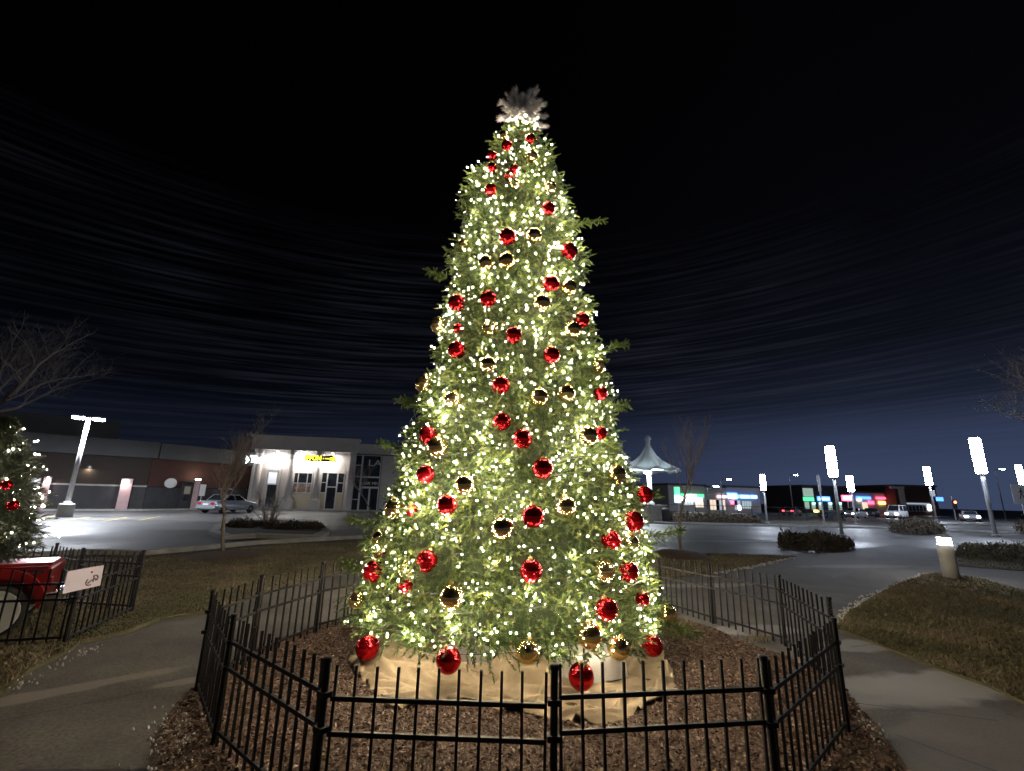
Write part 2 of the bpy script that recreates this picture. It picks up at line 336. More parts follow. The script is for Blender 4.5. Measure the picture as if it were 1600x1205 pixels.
verge, LV = sheet('verge', [gr(1000, 814), gr(1420, 818), gr(1800, 828), gr(1800, 822), (70, 52), (20, 52), (11, 47)], .03, M['turf'], .05, amp=.1, step=1.5)
# far street behind the verge, a sheet of its own
sheet('road', [(15, 56), (120, 56), (260, 95), (260, 112), (110, 78), (14, 74)], .002, paved('road_asphalt', (.10, .10, .105), (.075, .075, .08), scale=.2), amp=.05, step=6)
# kerbs
def kerb(pts, w=.18, h=.13, name='kerb'):
    k = MB()
    for a, b in zip(pts, pts[1:]): k.bar((a[0], a[1], h/2+.002), (b[0], b[1], h/2+.002), w, h)
    return tag(k.build(name, M['kerb']), kind='structure')
kerb(PX((700, 838), (560, 842), (400, 851), (300, 861), (222, 868), (140, 866), (0, 874), (-300, 905)))
kerb([gr(960, 817), gr(1100, 820), gr(1266, 824), gr(1420, 827), gr(1700, 838)], w=.5)
A1 = (-30.44, 39.07); A2 = (-26.6, 47.2)
kerb([(-46, 22.5), (-34.6, 32.9), (-29.2, 37.9), (-26.5, 44.2)], w=.3)
kerb([(-26.6, 45.0), (-20, 46.2), (-13, 47.4), (-6, 48.6)], w=.4)
# kerbed island with planting
isl = PX((325, 836), (336, 825), (365, 818), (420, 814), (480, 818), (512, 828), (515, 836), (500, 844), (455, 843), (400, 841), (350, 844))
sheet('planting_island', isl, .15, M['concrete'], .15, amp=.03, step=.6)
sheet('island_soil', [(x*.86+sum(p[0] for p in isl)/len(isl)*.14, y*.86+sum(p[1] for p in isl)/len(isl)*.14) for x, y in isl], .156, M['soil'], amp=.05, step=.4)
# painted lines
def lines(name, segs, w, m, z=-.006):
    k = MB()
    for a, b in segs:
        d = Vector((b[0]-a[0], b[1]-a[1], 0)).normalized(); n = Vector((-d.y, d.x, 0))*w/2
        k.add([(a[0]-n.x, a[1]-n.y, z), (b[0]-n.x, b[1]-n.y, z), (b[0]+n.x, b[1]+n.y, z), (a[0]+n.x, a[1]+n.y, z)], [(0, 1, 2, 3)])
    return tag(k.build(name, m), kind='structure')
lines('parking_lines', [(gr(40, 812), gr(92, 806)), (gr(60, 815), gr(300, 806)), (gr(100, 813), gr(140, 808)), (gr(160, 815), gr(200, 808)), (gr(215, 813), gr(250, 807))], .14, M['paint_yellow'])
cw = []
for k in range(9):
    f_ = k/8; cw.append((gr(1425+14*f_, 863+16*f_), gr(1500+6*f_, 866+18*f_)))
lines('crosswalk', cw, .22, M['paint_white'])
lines('lane_line', [(gr(1010, 845), gr(1250, 846)), (gr(1035, 846), gr(1066, 866))], .16, M['paint_white'])

lines('path_joints', [(gr(1322, 1098), gr(1560, 1128)), (gr(1330, 1012), gr(1382, 1006)), (gr(1055, 934), gr(1225, 944)), (gr(1050, 912), gr(1300, 925)), (gr(1400, 1150), gr(1620, 1230)), (gr(250, 1078), gr(0, 1128)), (gr(330, 1005), gr(180, 1010)), (gr(1290, 905), gr(1420, 868)), (gr(230, 1205), gr(30, 1205))], .014, M['dark'], .0075)
cloth = PX((540, 1036), (560, 1064), (588, 1094), (612, 1112), (650, 1109), (690, 1100), (740, 1106), (800, 1116), (860, 1127), (930, 1138), (978, 1130), (1012, 1106), (1066, 1087), (1040, 1036), (1012, 985)) + [(1.6, 6.6), (.8, 7.2), (-.6, 7.2), (-1.5, 6.9)] + PX((596, 985), (560, 1018))
# grass blades, wood chips, old snow: stuff
def scatter_in(poly, n, falloff=None):
    xs = [p[0] for p in poly]; ys = [p[1] for p in poly]; X = RNG.uniform(min(xs), max(xs), n*4); Y = RNG.uniform(min(ys), max(ys), n*4); k = inside(X, Y, poly)
    if falloff: k &= RNG.random(n*4) < np.clip(falloff/(np.hypot(X, Y)), 0, 1)**2
    return X[k][:n], Y[k][:n]
def blades(name, poly, n, z, h, label, falloff):
    X, Y = scatter_in(poly, n, falloff); n = len(X)
    cl = np.array([noise.noise(Vector((x*.9, y*.9, 0))) for x, y in zip(X, Y)]); a = RNG.uniform(0, 6.283, n); hh = h*RNG.uniform(.4, 1.1, n)*(.8+.5*cl); w = .004+.0011*np.hypot(X, Y)*.6
    lean = RNG.normal(0, .7, (n, 2))*hh[:, None]; B = np.stack([X, Y, np.full(n, z)], 1); dx = np.stack([np.cos(a)*w, np.sin(a)*w, np.zeros(n)], 1)
    T = B + np.stack([lean[:, 0], lean[:, 1], hh], 1); V = np.stack([B-dx, B+dx, T], 1)
    return tag(npmesh(name, V, 3, M['grass'], tint=np.clip(.55+.7*cl+RNG.normal(0, .25, n), 0, 1)), kind='stuff')
blades('grass', LL, 60000, .03, .05, '', 7.5)
blades('grass', LR, 45000, .03, .05, '', 7.5)
blades('grass', LM, 9000, .03, .05, '', 14)
blades('grass', LF, 6000, .03, .06, '', 14)
def chips(name, poly, n, z, size, m, near=None, flat=.35, seedtint=(.4, .28)):
    X, Y = scatter_in(poly, n, near); k = ~inside(X, Y, cloth); X, Y = X[k], Y[k]; n = len(X)
    s = size*RNG.uniform(.5, 1.5, n); a = RNG.uniform(0, 6.283, n); L = np.stack([np.cos(a), np.sin(a), RNG.normal(0, .35, n)], 1)*s[:, None]
    Wd = np.stack([-np.sin(a), np.cos(a), RNG.normal(0, .35, n)], 1)*(s*RNG.uniform(.25, .5, n))[:, None]; H = np.stack([np.zeros(n), np.zeros(n), s*flat], 1)
    P = np.stack([X, Y, z+RNG.uniform(0, .012, n)], 1); p0 = P-L; p1 = P+L; p2 = P+Wd; p3 = P-Wd*.8+H
    V = np.stack([p0, p3, p2, p1, p2, p3, p0, p2, p1, p0, p1, p3], 1)
    t = np.clip(RNG.normal(*seedtint, n), 0, 1); return tag(npmesh(name, V, 3, m, tint=np.repeat(t, 4)), kind='stuff')
chips('wood_chips', mulch_px, 85000, .016, .0165, M['chips'], 5.0)
# mounds of mulch round the two saplings
def mound(name, c, r, h):
    k = MB(); n = 28; pr = [(1.0, 0), (.86, .35), (.6, .75), (.3, .97), (.02, 1)]
    vs = []; fs = []
    for i, (q, hh) in enumerate(pr):
        for j in range(n):
            a = 6.2832*j/n; e = 1+.12*noise.noise(Vector((math.cos(a)*1.5, math.sin(a)*1.5, c[0]))); vs.append((c[0]+r*q*e*math.cos(a), c[1]+r*q*e*math.sin(a), .028+h*hh))
    for i in range(len(pr)-1):
        for j in range(n): fs.append((i*n+j, i*n+(j+1) % n, (i+1)*n+(j+1) % n, (i+1)*n+j))
    fs.append(tuple((len(pr)-1)*n+j for j in range(n))); k.add(vs, fs); return tag(k.build(name, M['mulch'], smooth=True), kind='structure')
mound('mulch_mound', gr(350, 872), .95, .12); mound('mulch_mound', gr(1061, 871), 1.0, .20)
def clumps(name, pts, spread, n, size, label=None):
    k = MB()
    for i in range(n):
        t = random.random()*(len(pts)-1); q = int(t); f_ = t-q; x = pts[q][0]*(1-f_)+pts[q+1][0]*f_+random.gauss(0, spread); y = pts[q][1]*(1-f_)+pts[q+1][1]*f_+random.gauss(0, spread)
        r = size*random.uniform(.3, 1.3); a0 = random.random()*6; m = 6
        vs = [(x+r*random.uniform(.7, 1.2)*math.cos(a0+6.283*j/m), y+r*random.uniform(.7, 1.2)*math.sin(a0+6.283*j/m), .008) for j in range(m)]+[(x+r*.55*math.cos(a0+6.283*j/m), y+r*.55*math.sin(a0+6.283*j/m), .02+r*.35) for j in range(m)]
        k.add(vs, [(j, (j+1) % m, m+(j+1) % m, m+j) for j in range(m)]+[tuple(m+j for j in range(m))])
    return tag(k.build(name, M['snow'], smooth=True), kind='stuff')
clumps('old_snow', PX((1308, 975), (1345, 943), (1400, 915), (1445, 897)), .05, 420, .026)
clumps('old_snow', PX((1116, 897), (1175, 886), (1240, 872)), .07, 260, .03)
clumps('old_snow', PX((265, 1120), (268, 1160), (275, 1200)), .10, 150, .012)
clumps('old_snow', PX((1340, 1115), (1370, 1150), (1385, 1170)), .06, 60, .012)
clumps('old_snow', PX((20, 1080), (90, 1040), (150, 1010)), .06, 60, .010)
# ---------------------------------------------------------------- the big lit tree
TX, TY = .04, 6.5
PROF = [(.02, 1.55), (.12, 1.92), (.33, 2.02), (.73, 1.95), (1.13, 1.85), (1.55, 1.75), (1.99, 1.66), (2.44, 1.57), (2.9, 1.43), (3.38, 1.31), (3.88, 1.2), (4.4, 1.13), (4.94, 1.09), (5.49, 1.0), (6.07, .9), (6.67, .78), (7.29, .54), (7.88, .26), (8.05, .06)]
_pz = [p[0] for p in PROF]; _pr = [p[1] for p in PROF]
def RAD(z): return np.interp(z, _pz, _pr)
def make_sprigs(P, D, L, n, nl, nw, ang=.85):
    """needles round many stems at once; returns triangles (k, 3, 3)"""
    k = len(P); D = D/np.linalg.norm(D, axis=1, keepdims=True)
    h = np.where(np.abs(D[:, 2:3]) < .9, np.array([[0, 0, 1.0]]), np.array([[1.0, 0, 0]])); U = np.cross(D, h); U /= np.linalg.norm(U, axis=1, keepdims=True); V = np.cross(D, U)
    t = np.linspace(.05, 1, n)[None, :]+RNG.uniform(-.02, .02, (k, n)); a = RNG.uniform(0, 6.283, (k, n)); an = ang*RNG.uniform(.7, 1.2, (k, n))*(1.15-.55*t)
    rad_ = U[:, None]*np.cos(a)[..., None]+V[:, None]*np.sin(a)[..., None]
    bend = np.zeros((k, n, 3)); bend[..., 2] = -(t**2)*.12*L[:, None]
    B = P[:, None]+D[:, None]*(t*L[:, None])[..., None]+bend
    nd = D[:, None]*np.cos(an)[..., None]+rad_*np.sin(an)[..., None]; ln = (nl*RNG.uniform(.7, 1.2, (k, n))*(1.15-.45*t))[..., None]
    sd = np.cross(nd, rad_); sd /= np.linalg.norm(sd, axis=2, keepdims=True)+1e-9
    tri = np.stack([B-sd*nw, B+sd*nw, B+nd*ln], 2)
    return tri.reshape(-1, 3, 3)
# ornaments: photo position, width, colour (R/G), depth offset, label
ORN = [
 (829,217,15,'R',.03,'small red mirror ball under the right side of the white topper'),
 (787,212,15,'G',.03,'highest gold ball, at the left edge right under the white topper'),
 (792,227,16,'R',.02,'red ball touching the underside of the highest gold ball'),
 (831,244,19,'G',.0,'dark gold ball just below the red ball under the right side of the topper'),
 (769,244,15,'R',.03,'red ball on the left edge of the tip, below the topmost gold and red pair'),
 (769,262,12,'R',-.03,'half hidden red ball right below the red ball on the left edge of the tip'),
 (803,265,11,'R',-.05,'small half hidden red ball in the middle of the tip, below the dark gold ball'),
 (796,276,14,'R',-.03,'red ball half hidden in needles, lower left of the smallest red ball in the tip'),
 (805,288,15,'G',-.03,'small gold ball sunk in needles under the half hidden red balls in the tip'),
 (767,297,19,'R',.06,'round red ball near the left edge, well below the tip'),
 (859,292,19,'G',.0,'dark gold ball near the right edge, straight above a red ball'),
 (857,326,21,'R',.05,'red ball near the right edge just under a dark gold ball, high up'),
 (793,370,26,'R',.06,'hollow looking red ball with a dark middle, left of a gold ball'),
 (834,369,24,'G',.03,'gold ball beside the dark middled red ball in the upper tree'),
 (725,381,14,'G',.0,'small gold ball at the left edge below the upper shoulder of the tree'),
 (889,393,26,'R',.07,'red ball with a dark top at the right edge, first below the bare right sprig'),
 (792,408,26,'G',.06,'gold ball with a dark upper half, under the dark middled red ball'),
 (760,411,24,'G',-.02,'speckled gold ball half in needles, left neighbour of the dark topped gold ball'),
 (861,444,26,'R',.06,'bright red ball touching a gold ball on its right, right side of upper tree'),
 (888,449,25,'G',.04,'gold ball touching a bright red ball on its left, near the right edge'),
 (847,473,26,'G',.07,'black and gold ball below the touching red and gold pair'),
 (763,467,26,'R',.06,'red ball left of centre, right one of two reds at nearly the same height'),
 (714,474,27,'R',.07,'red ball at the left edge, left one of two reds at nearly the same height'),
 (685,508,25,'G',.06,'gold ball hanging clear of the needles at the left edge against the sky'),
 (716,514,16,'R',-.05,'red patch of a hidden ball right of the gold ball on the left edge'),
 (765,514,25,'G',.0,'gold ball left of centre beside a red ball on its right, upper middle of tree'),
 (803,524,26,'R',.06,'red ball on the centre line right of a gold ball, upper middle'),
 (909,500,24,'R',.02,'red ball at the right edge peeping over a gold ball'),
 (895,515,26,'G',.06,'gold ball at the right edge covering part of a red ball'),
 (714,547,28,'R',.07,'large red ball at the left side, between two outward bumps of the outline'),
 (763,570,26,'G',.05,'gold ball half way up, above and left of the red ball on the centre line'),
 (862,555,26,'R',.04,'red ball half way up on the right with a dark upper half'),
 (934,572,25,'G',.03,'gold ball at the right edge half way up, beside the long bare sprig'),
 (663,600,28,'G',.07,'gold ball at the left edge half way up, seen against the sky'),
 (708,625,27,'G',.05,'gold ball lower right of the gold ball on the left edge half way up'),
 (783,602,28,'R',.06,'red ball left of the centre line, upper one of two reds in a vertical pair'),
 (842,621,29,'G',.06,'dark faced gold ball, left one of two golds side by side right of centre'),
 (885,615,27,'G',.05,'gold ball, right one of two golds side by side right of centre'),
 (938,615,22,'R',.02,'red ball half sunk at the right edge below the long bare sprig'),
 (784,659,28,'R',.07,'red ball left of the centre line, lower one of two reds in a vertical pair'),
 (816,686,31,'R',.07,'red ball on the centre line, lower right of the vertical red pair'),
 (669,680,28,'R',.03,'red ball on the left side tucked behind a dark faced gold ball'),
 (684,698,32,'G',.08,'dark faced gold ball on the left side in front of a red ball'),
 (919,681,29,'G',.06,'gold ball at the right side covering the edge of a dull red ball'),
 (938,677,20,'R',-.02,'dull red ball at the right edge mostly covered by a gold ball'),
 (848,732,32,'R',.08,'big red ball right of centre, alone among needles, above the biggest middle red'),
 (665,741,28,'R',.03,'red ball with needles across it on the left side, above left of a gold ball'),
 (727,757,30,'G',.04,'gold ball with dark top on the left half, between two red balls'),
 (963,742,30,'G',.03,'gold ball at the right edge beside the white pavilion roof'),
 (698,789,31,'R',.07,'red ball left of centre, under the gold ball with dark top'),
 (833,807,35,'R',.09,'biggest red ball near the middle, right of a black and gold ball'),
 (884,792,32,'G',.03,'pale speckled gold ball on the right half, right of the biggest middle red ball'),
 (785,826,35,'G',.08,'black and gold ball in the middle of the lower tree, left of the biggest red'),
 (617,795,31,'G',.02,'speckled gold ring of a ball near the left edge above a red patch'),
 (644,798,19,'R',-.05,'flat red patch of a hidden ball right of the speckled gold ring on the left'),
 (1007,773,26,'R',.05,'dark red ball sticking out at the right edge below the pavilion posts'),
 (990,815,31,'R',.07,'dark topped red ball at the right edge above a wide red ball'),
 (955,845,31,'R',.04,'wide red ball on the right side with a small gold ball close to its right'),
 (985,849,26,'G',-.02,'small gold ball half hidden right of the wide red ball on the right side'),
 (592,841,21,'G',.0,'dark little gold ball at the left edge, above the lowest left red pair'),
 (598,868,21,'R',-.04,'half hidden orange red ball right above the red ball at the left edge'),
 (584,893,32,'R',.06,'red ball at the left edge of the lower tree, beyond the fence corner'),
 (667,877,33,'R',.05,'red ball in the lower left third, right of a speckled gold ball'),
 (635,890,26,'G',-.01,'speckled gold ball between the two red balls of the lower left'),
 (634,916,15,'R',-.06,'tiny red patch of a ball buried under the speckled gold ball of the lower left'),
 (706,933,38,'G',.10,'large silvery gold ball low on the left half, above the red ball on the burlap'),
 (830,892,35,'R',.07,'bright red ball on the centre line of the lower tree, under the biggest middle red'),
 (944,892,33,'G',.02,'speckled gold ball low on the right, left of a red ball at the same height'),
 (982,893,30,'R',.06,'red ball low on the right, right of a speckled gold ball at the same height'),
 (948,952,34,'R',.04,'lowest red ball within the needles on the right, above the hanging silvery gold ball'),
 (1004,936,16,'R',-.05,'tiny half hidden red ball near the right edge of the lowest branches'),
 (1042,960,30,'G',.03,'gold ball at the far right edge of the lowest branches'),
 (559,938,27,'G',.03,'dark faced gold ball at the far left edge of the lowest branches'),
 (574,1012,35,'R',.02,'red ball hanging below the left edge of the tree over the mulch'),
 (701,1032,38,'R',.02,'red ball hanging in front of the wrapped block on the left'),
 (825,1018,36,'G',.0,'gold ball hanging over the crumpled burlap between the blocks'),
 (921,994,37,'G',.06,'silvery gold ball hanging just above the white corner block'),
 (966,1013,34,'G',.04,'plain gold ball under a sprig at the back of the white corner block'),
 (908,1057,39,'R',.0,'lowest red ball, hanging in front of the white corner block'),
 (1019,1009,31,'R',.02,'red ball hanging below the right edge of the tree over the burlap corner')]
BALLS = []
def on_tree(px, py, off, zmin=.2):
    r = ray(px, py); r = r/np.linalg.norm(r); t = 2.0; best = None
    while t < 14:
        x, y, z = r[0]*t, r[1]*t, EYE+r[2]*t; g_ = math.hypot(x-TX, y-TY)-(RAD(max(z, .33))+off)
        if best is None or g_ < best[0]: best = (g_, t)
        if g_ < 0: break
        t += .02
    t = best[1] if g_ >= 0 else t
    return r[0]*t, r[1]*t, EYE+r[2]*t
mb = MB(); mb.lathe([(.0, -1)]+[(math.sin(a), -math.cos(a)) for a in np.linspace(.15, math.pi-.15, 17)]+[(0, 1)], n=32)
def ballmesh(m):
    o = mb.build('ornament_ball', M[m], smooth=True); me = o.data; bpy.data.objects.remove(o); return me
BM = {'R': ballmesh('red_ball'), 'G': ballmesh('gold_ball')}
cm = MB(); cm.lathe([(.2, .96), (.2, 1.12), (.12, 1.16)], n=10); cm.tube([(-.07, 0, 1.16), (-.05, 0, 1.27), (.05, 0, 1.27), (.07, 0, 1.16)], .02, 5)
co = cm.build('cap', M['gold_cap'], smooth=False); CAP = co.data; bpy.data.objects.remove(co)
for (px, py, d, col, off, lab) in ORN:
    p = on_tree(px, py, off); o0 = off; off = off*.5-.035; p = on_tree(px, py, off); dd = d*depth(p)/FPX*1.03
    dd = min(max(dd, .15), .30); BALLS.append((*p, dd/2, o0))
    o = put('ornament_ball', BM[col], None, p, dd/2, (random.uniform(-.25, .25), random.uniform(-.25, .25), random.random()*6))
    tag(o, lab, 'ornament', 'red and gold balls hung on the big tree')
    c = bpy.data.objects.new('cap', CAP); C.objects.link(c); c.parent = o
BA = np.array(BALLS)
def clear_of_balls(P, pad=1.05):
    keep = np.ones(len(P), bool)
    camp = np.array([0, 0, EYE])
    for (x, y, z, r, off) in BALLS:
        c = np.array([x, y, z]); v = P-c; d = np.linalg.norm(v, axis=1); keep &= d > r*pad
        if off >= .02:                                   # nothing hangs over the face of a ball that sits proud of the branches
            w = (camp-c)/np.linalg.norm(camp-c); a = v@w; q = np.linalg.norm(v-a[:, None]*w, axis=1); keep &= ~((a > 0) & (a < .45) & (q < r*.8))
    return keep
def lumpy(th, z, s=0):
    return np.array([noise.noise(Vector((math.cos(a)*2.2*max(.4, 1-b/9), math.sin(a)*2.2*max(.4, 1-b/9), b*2.3+s)))*.6+noise.noise(Vector((math.cos(a)*6, math.sin(a)*6, b*5.5+s)))*.4 for a, b in zip(th, z)])
def crown(cx_, cy_, H_, n, radf, zlo, zhi, L0, nneedles, nl, nw, parent, m, name='crown', lump=.42, clear=True, inset=.30):
    z = zlo+(zhi-zlo)*RNG.random(n*4); w = radf(z); k = RNG.random(n*4) < w/w.max(); z = z[k]
    th = RNG.uniform(0, 6.283, len(z))
    back = np.sin(th)*1.0 > .35; k = ~back | (RNG.random(len(z)) < .45); z = z[k][:n]; th = th[k][:n]
    lp = lumpy(th, z); r = np.maximum(radf(z)+lp*lump-inset*RNG.random(len(z))**1.6-.10, .02)
    rd = np.stack([np.cos(th), np.sin(th), np.zeros(len(z))], 1)
    P = np.stack([cx_+r*rd[:, 0], cy_+r*rd[:, 1], z], 1); D = rd*1.0+RNG.normal(0, .75, (len(z), 3))+np.array([0, 0, .12])
    gap = np.array([noise.noise(Vector(p)*4.2) for p in P.tolist()]) if clear else np.zeros(len(P)); k = gap > RNG.uniform(-.75, -.05, len(P)); P, D, z, lp = P[k], D[k], z[k], lp[k]
    L = L0*RNG.uniform(.6, 1.25, len(z))*np.clip(radf(z)/.5, .45, 1)
    if clear: k = clear_of_balls(P+D/np.linalg.norm(D, axis=1, keepdims=True)*L[:, None]*.5, 1.15); P, D, L, lp = P[k], D[k], L[k], lp[k]
    tri = make_sprigs(P, D, L, nneedles, nl, nw)
    t = np.clip(np.repeat(.45+RNG.normal(0, .34, len(P)), nneedles)+RNG.normal(0, .12, len(P)*nneedles), 0, 1)
    return npmesh(name, tri, 3, m, parent, tint=t)
tree = thing('christmas_tree', (TX, TY, 0), 'tall green Christmas tree covered in lights and balls inside the black iron fence', 'Christmas tree')
tr = MB(); tr.tube([(TX, TY, 0), (TX, TY, 2.5), (TX, TY, 5), (TX, TY, 8.05)], [.11, .09, .06, .02], 10); tr.build('trunk', M['bark'], tree, True)
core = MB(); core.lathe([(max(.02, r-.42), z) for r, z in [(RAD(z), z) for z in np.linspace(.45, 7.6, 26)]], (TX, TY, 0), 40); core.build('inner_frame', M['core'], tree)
crown(TX, TY, 8, 24000, RAD, .33, 8.0, .15, 24, .050, .0068, tree, M['needle'])
# low skirt of drooping sprigs over the burlap
n = 300; th = RNG.uniform(0, 6.283, n); r = RNG.uniform(1.45, 2.0, n); P = np.stack([TX+r*np.cos(th), TY+r*np.sin(th), RNG.uniform(.36, .60, n)], 1)
D = np.stack([np.cos(th)*.7, np.sin(th)*.7, np.full(n, -.30)], 1)+RNG.normal(0, .4, (n, 3)); k = clear_of_balls(P, 1.3) & (P[:, 2] > .2); P, D = P[k], D[k]
npmesh('skirt_sprigs', make_sprigs(P, D, np.full(len(P), .24), 46, .06, .0045), 3, M['needle'], tree, tint=np.clip(RNG.normal(.35, .2, len(P)*46), 0, 1))
# branches that stick out of the outline
for (px, py, s, dx, dz) in [(905, 352, 1, .32, .06), (690, 432, 1, -.16, .05), (938, 552, 1.2, .30, .12), (952, 636, 1.2, .2, .02), (648, 628, 1.2, -.16, .0), (1020, 836, 1.1, .30, .05), (585, 818, 1.1, -.28, .05), (1045, 978, 1.1, .26, -.04), (620, 700, 1, -.2, .06), (1003, 775, .9, .18, .02), (560, 885, .9, -.15, .04)]:
    p = np.array(on_tree(px, py, -.02)); sgn = 1 if dx > 0 else -1; tip = p+np.array([dx, -.05, dz])*1.15; base = p-np.array([dx, 0, dz])*.8
    ax = tip-base; n = 52; tt = RNG.uniform(.1, 1, n); P = base+ax*tt[:, None]; D = ax/np.linalg.norm(ax)+RNG.normal(0, .9, (n, 3)); L = .10*s*(1.2-.4*tt)
    tri = make_sprigs(P, D, L, 30, .04, .004)
    if len(tri): npmesh('branch', tri, 3, M['needle'], tree, tint=np.clip(RNG.normal(.45, .2, len(tri)), 0, 1))
# ---- warm white string lights
bm_ = MB(); bm_.lathe([(.0, -1.0), (.72, -.7), (1.0, -.05), (.8, .6), (.3, 1.1), (0, 1.3)], n=7)
bo = bm_.build('bulb', M['bulb'], smooth=True); BULB = bo.data; bpy.data.objects.remove(bo)
def strand_points(n, radf, zlo, zhi, cx_, cy_, off):
    z = zlo+(zhi-zlo)*RNG.random(n*5); w = radf(z); k = RNG.random(n*5) < (w/w.max())*(1.15-.35*(z-zlo)/(zhi-zlo)); z = z[k][:n]; th = RNG.uniform(0, 6.283, len(z)); k = RNG.random(len(z)) < .12+.88*np.abs(np.sin(th)); z, th = z[k], th[k]
    lp = lumpy(th, z); r = np.maximum(radf(z)+lp*.42+RNG.uniform(-.13, .06, len(z))+off, .05)
    return np.stack([cx_+r*np.cos(th), cy_+r*np.sin(th), z], 1)
P = strand_points(4700, lambda z: RAD(z)-.02, .34, 8.0, TX, TY, .0); q_ = RNG.uniform(0, 6.283, 16); P = np.concatenate([P, np.stack([TX+.16*np.cos(q_), TY+.16*np.sin(q_), RNG.uniform(7.9, 8.08, 16)], 1)]); P = P[clear_of_balls(P, 1.06)]
order = np.argsort(np.hypot(P[:, 0], P[:, 1])+.0*P[:, 2]); P = P[order]
sl = thing('string_lights', (TX, TY, .2), 'warm white string lights wound all over the tall Christmas tree', 'string lights')
for p in P[:300]: put('bulb', BULB, sl, p, .0061*RNG.uniform(.5, 1.25), (RNG.uniform(0, 3), RNG.uniform(0, 3), 0))
bv = np.array([v.co for v in BULB.vertices]); bf = [tuple(f.vertices) for f in BULB.polygons]; rest = P[300:]
rb = MB()
for p in rest: rb.add(bv*.0061*RNG.uniform(.5, 1.25)+p, bf)
o = rb.build('bulb_cluster', M['bulb'], sl, smooth=True, recalc=False); o['kind'] = 'stuff'
for i in [i for i in RNG.permutation(len(P)) if P[i][2] < 7.6][:360]:                  # the light the bulbs give
    p = P[i]; rr_ = math.hypot(p[0]-TX, p[1]-TY)+1e-6; L = bpy.data.lights.new('bulb_light', 'POINT'); L.energy = 2.1; L.shadow_soft_size = .02; L.color = (1.0, .83, .58)
    o = bpy.data.objects.new('bulb_light', L); C.objects.link(o); o.parent = sl; o.location = (p[0]-TX+(p[0]-TX)/rr_*.03, p[1]-TY+(p[1]-TY)/rr_*.03, p[2]-.2)
wm = MB()                                                # the green wire between neighbouring bulbs
for q in range(7):
    zz = np.linspace(.3, 7.8, 240); thh = zz*5.2+q*.9; pts = [(TX+(RAD(z)-.06+.05*math.sin(9*z+q))*math.cos(a), TY+(RAD(z)-.06+.05*math.sin(9*z+q))*math.sin(a), z) for z, a in zip(zz, thh)]
    wm.tube(pts, .004, 4, False)
wm.build('wire', M['wire'], sl, recalc=False)
# ---- white frosted spray on top
tp = on_tree(815, 185, 0); TZ = 8.06; tc_ = np.array([TX, TY, TZ+.12])
top = thing('tree_topper', (TX, TY, 7.98), 'white frosted starburst spray on the tip of the tall tree', 'tree topper')
st_ = MB(); st_.tube([(TX, TY, 7.8), (TX, TY, 8.2)], .025, 6); st_.build('stem', M['twig'], top)
for (px, py, yy) in [(802, 130, .0), (815, 140, .15), (843, 134, -.05), (851, 160, .1), (778, 153, -.1), (775, 186, -.1), (858, 182, .05), (857, 202, -.1), (846, 205, .12), (790, 140, .2), (828, 136, .22), (812, 150, -.3), (830, 158, -.3), (795, 172, -.32), (832, 190, -.28), (798, 203, -.1), (786, 166, .2), (838, 176, .25), (815, 150, .3), (822, 172, -.38)]+[(816+random.gauss(0, 20), 168+random.gauss(0, 17), random.uniform(-.35, .3)) for _ in range(16)]:
    r = ray(px, py); t = (TY+yy)/r[1]; tip = np.array([r[0]*t, r[1]*t, EYE+r[2]*t]); ax = (tip-tc_)*.88; L_ = np.linalg.norm(ax)
    n = 16; P_ = tc_+ax*np.linspace(.08, .80, n)[:, None]; D_ = np.repeat(ax[None]/L_, n, 0)+RNG.normal(0, .24, (n, 3)); tri = make_sprigs(P_, D_, np.full(n, L_*.22), 34, .10, .0045, ang=.66)
    npmesh('frond', tri, 3, M['flock'], top, tint=np.clip(RNG.normal(.5, .25, len(tri)), 0, 1))

# ---------------------------------------------------------------- under the tree: burlap, blocks
cp = rough_poly(cloth, .12, .035, 5)
xs = [p[0] for p in cp]; ys = [p[1] for p in cp]; st = .017
gx = np.arange(min(xs), max(xs), st); gy = np.arange(min(ys), min(max(ys), 6.4), st); GX, GY = np.meshgrid(gx, gy); INS = inside(GX, GY, cp)
HUMPS = [(*gr(652, 1052), .62, .24, -.42, .11), (*gr(826, 1070), .25, .16, .2, .13), (*gr(790, 1062), .14, .10, 0, .11), (*gr(850, 1052), .16, .12, 0, .12)]
RID = []
for q in range(130):                                      # folds: long soft ridges, most of them running round the tree
    x = random.uniform(min(xs), max(xs)); y = random.uniform(min(ys), 5.9); a = math.atan2(y-TY, x-TX)+math.pi/2+random.gauss(0, .38); RID.append((x, y, a, random.uniform(.14, .5), random.uniform(.010, .024), random.uniform(.03, .075), random.uniform(-2.5, 2.5)))
for q in range(34):                                      # the crumpled bunch between the blocks
    x = gr(815, 1066)[0]+random.gauss(0, .16); y = gr(815, 1066)[1]+random.gauss(0, .12); RID.append((x, y, random.random()*3.14, random.uniform(.06, .16), random.uniform(.012, .024), random.uniform(.05, .11), random.uniform(-5, 5)))
WX = np.array([[noise.noise(Vector((x*4, y*4, 3))) for x in gx] for y in gy])*.03
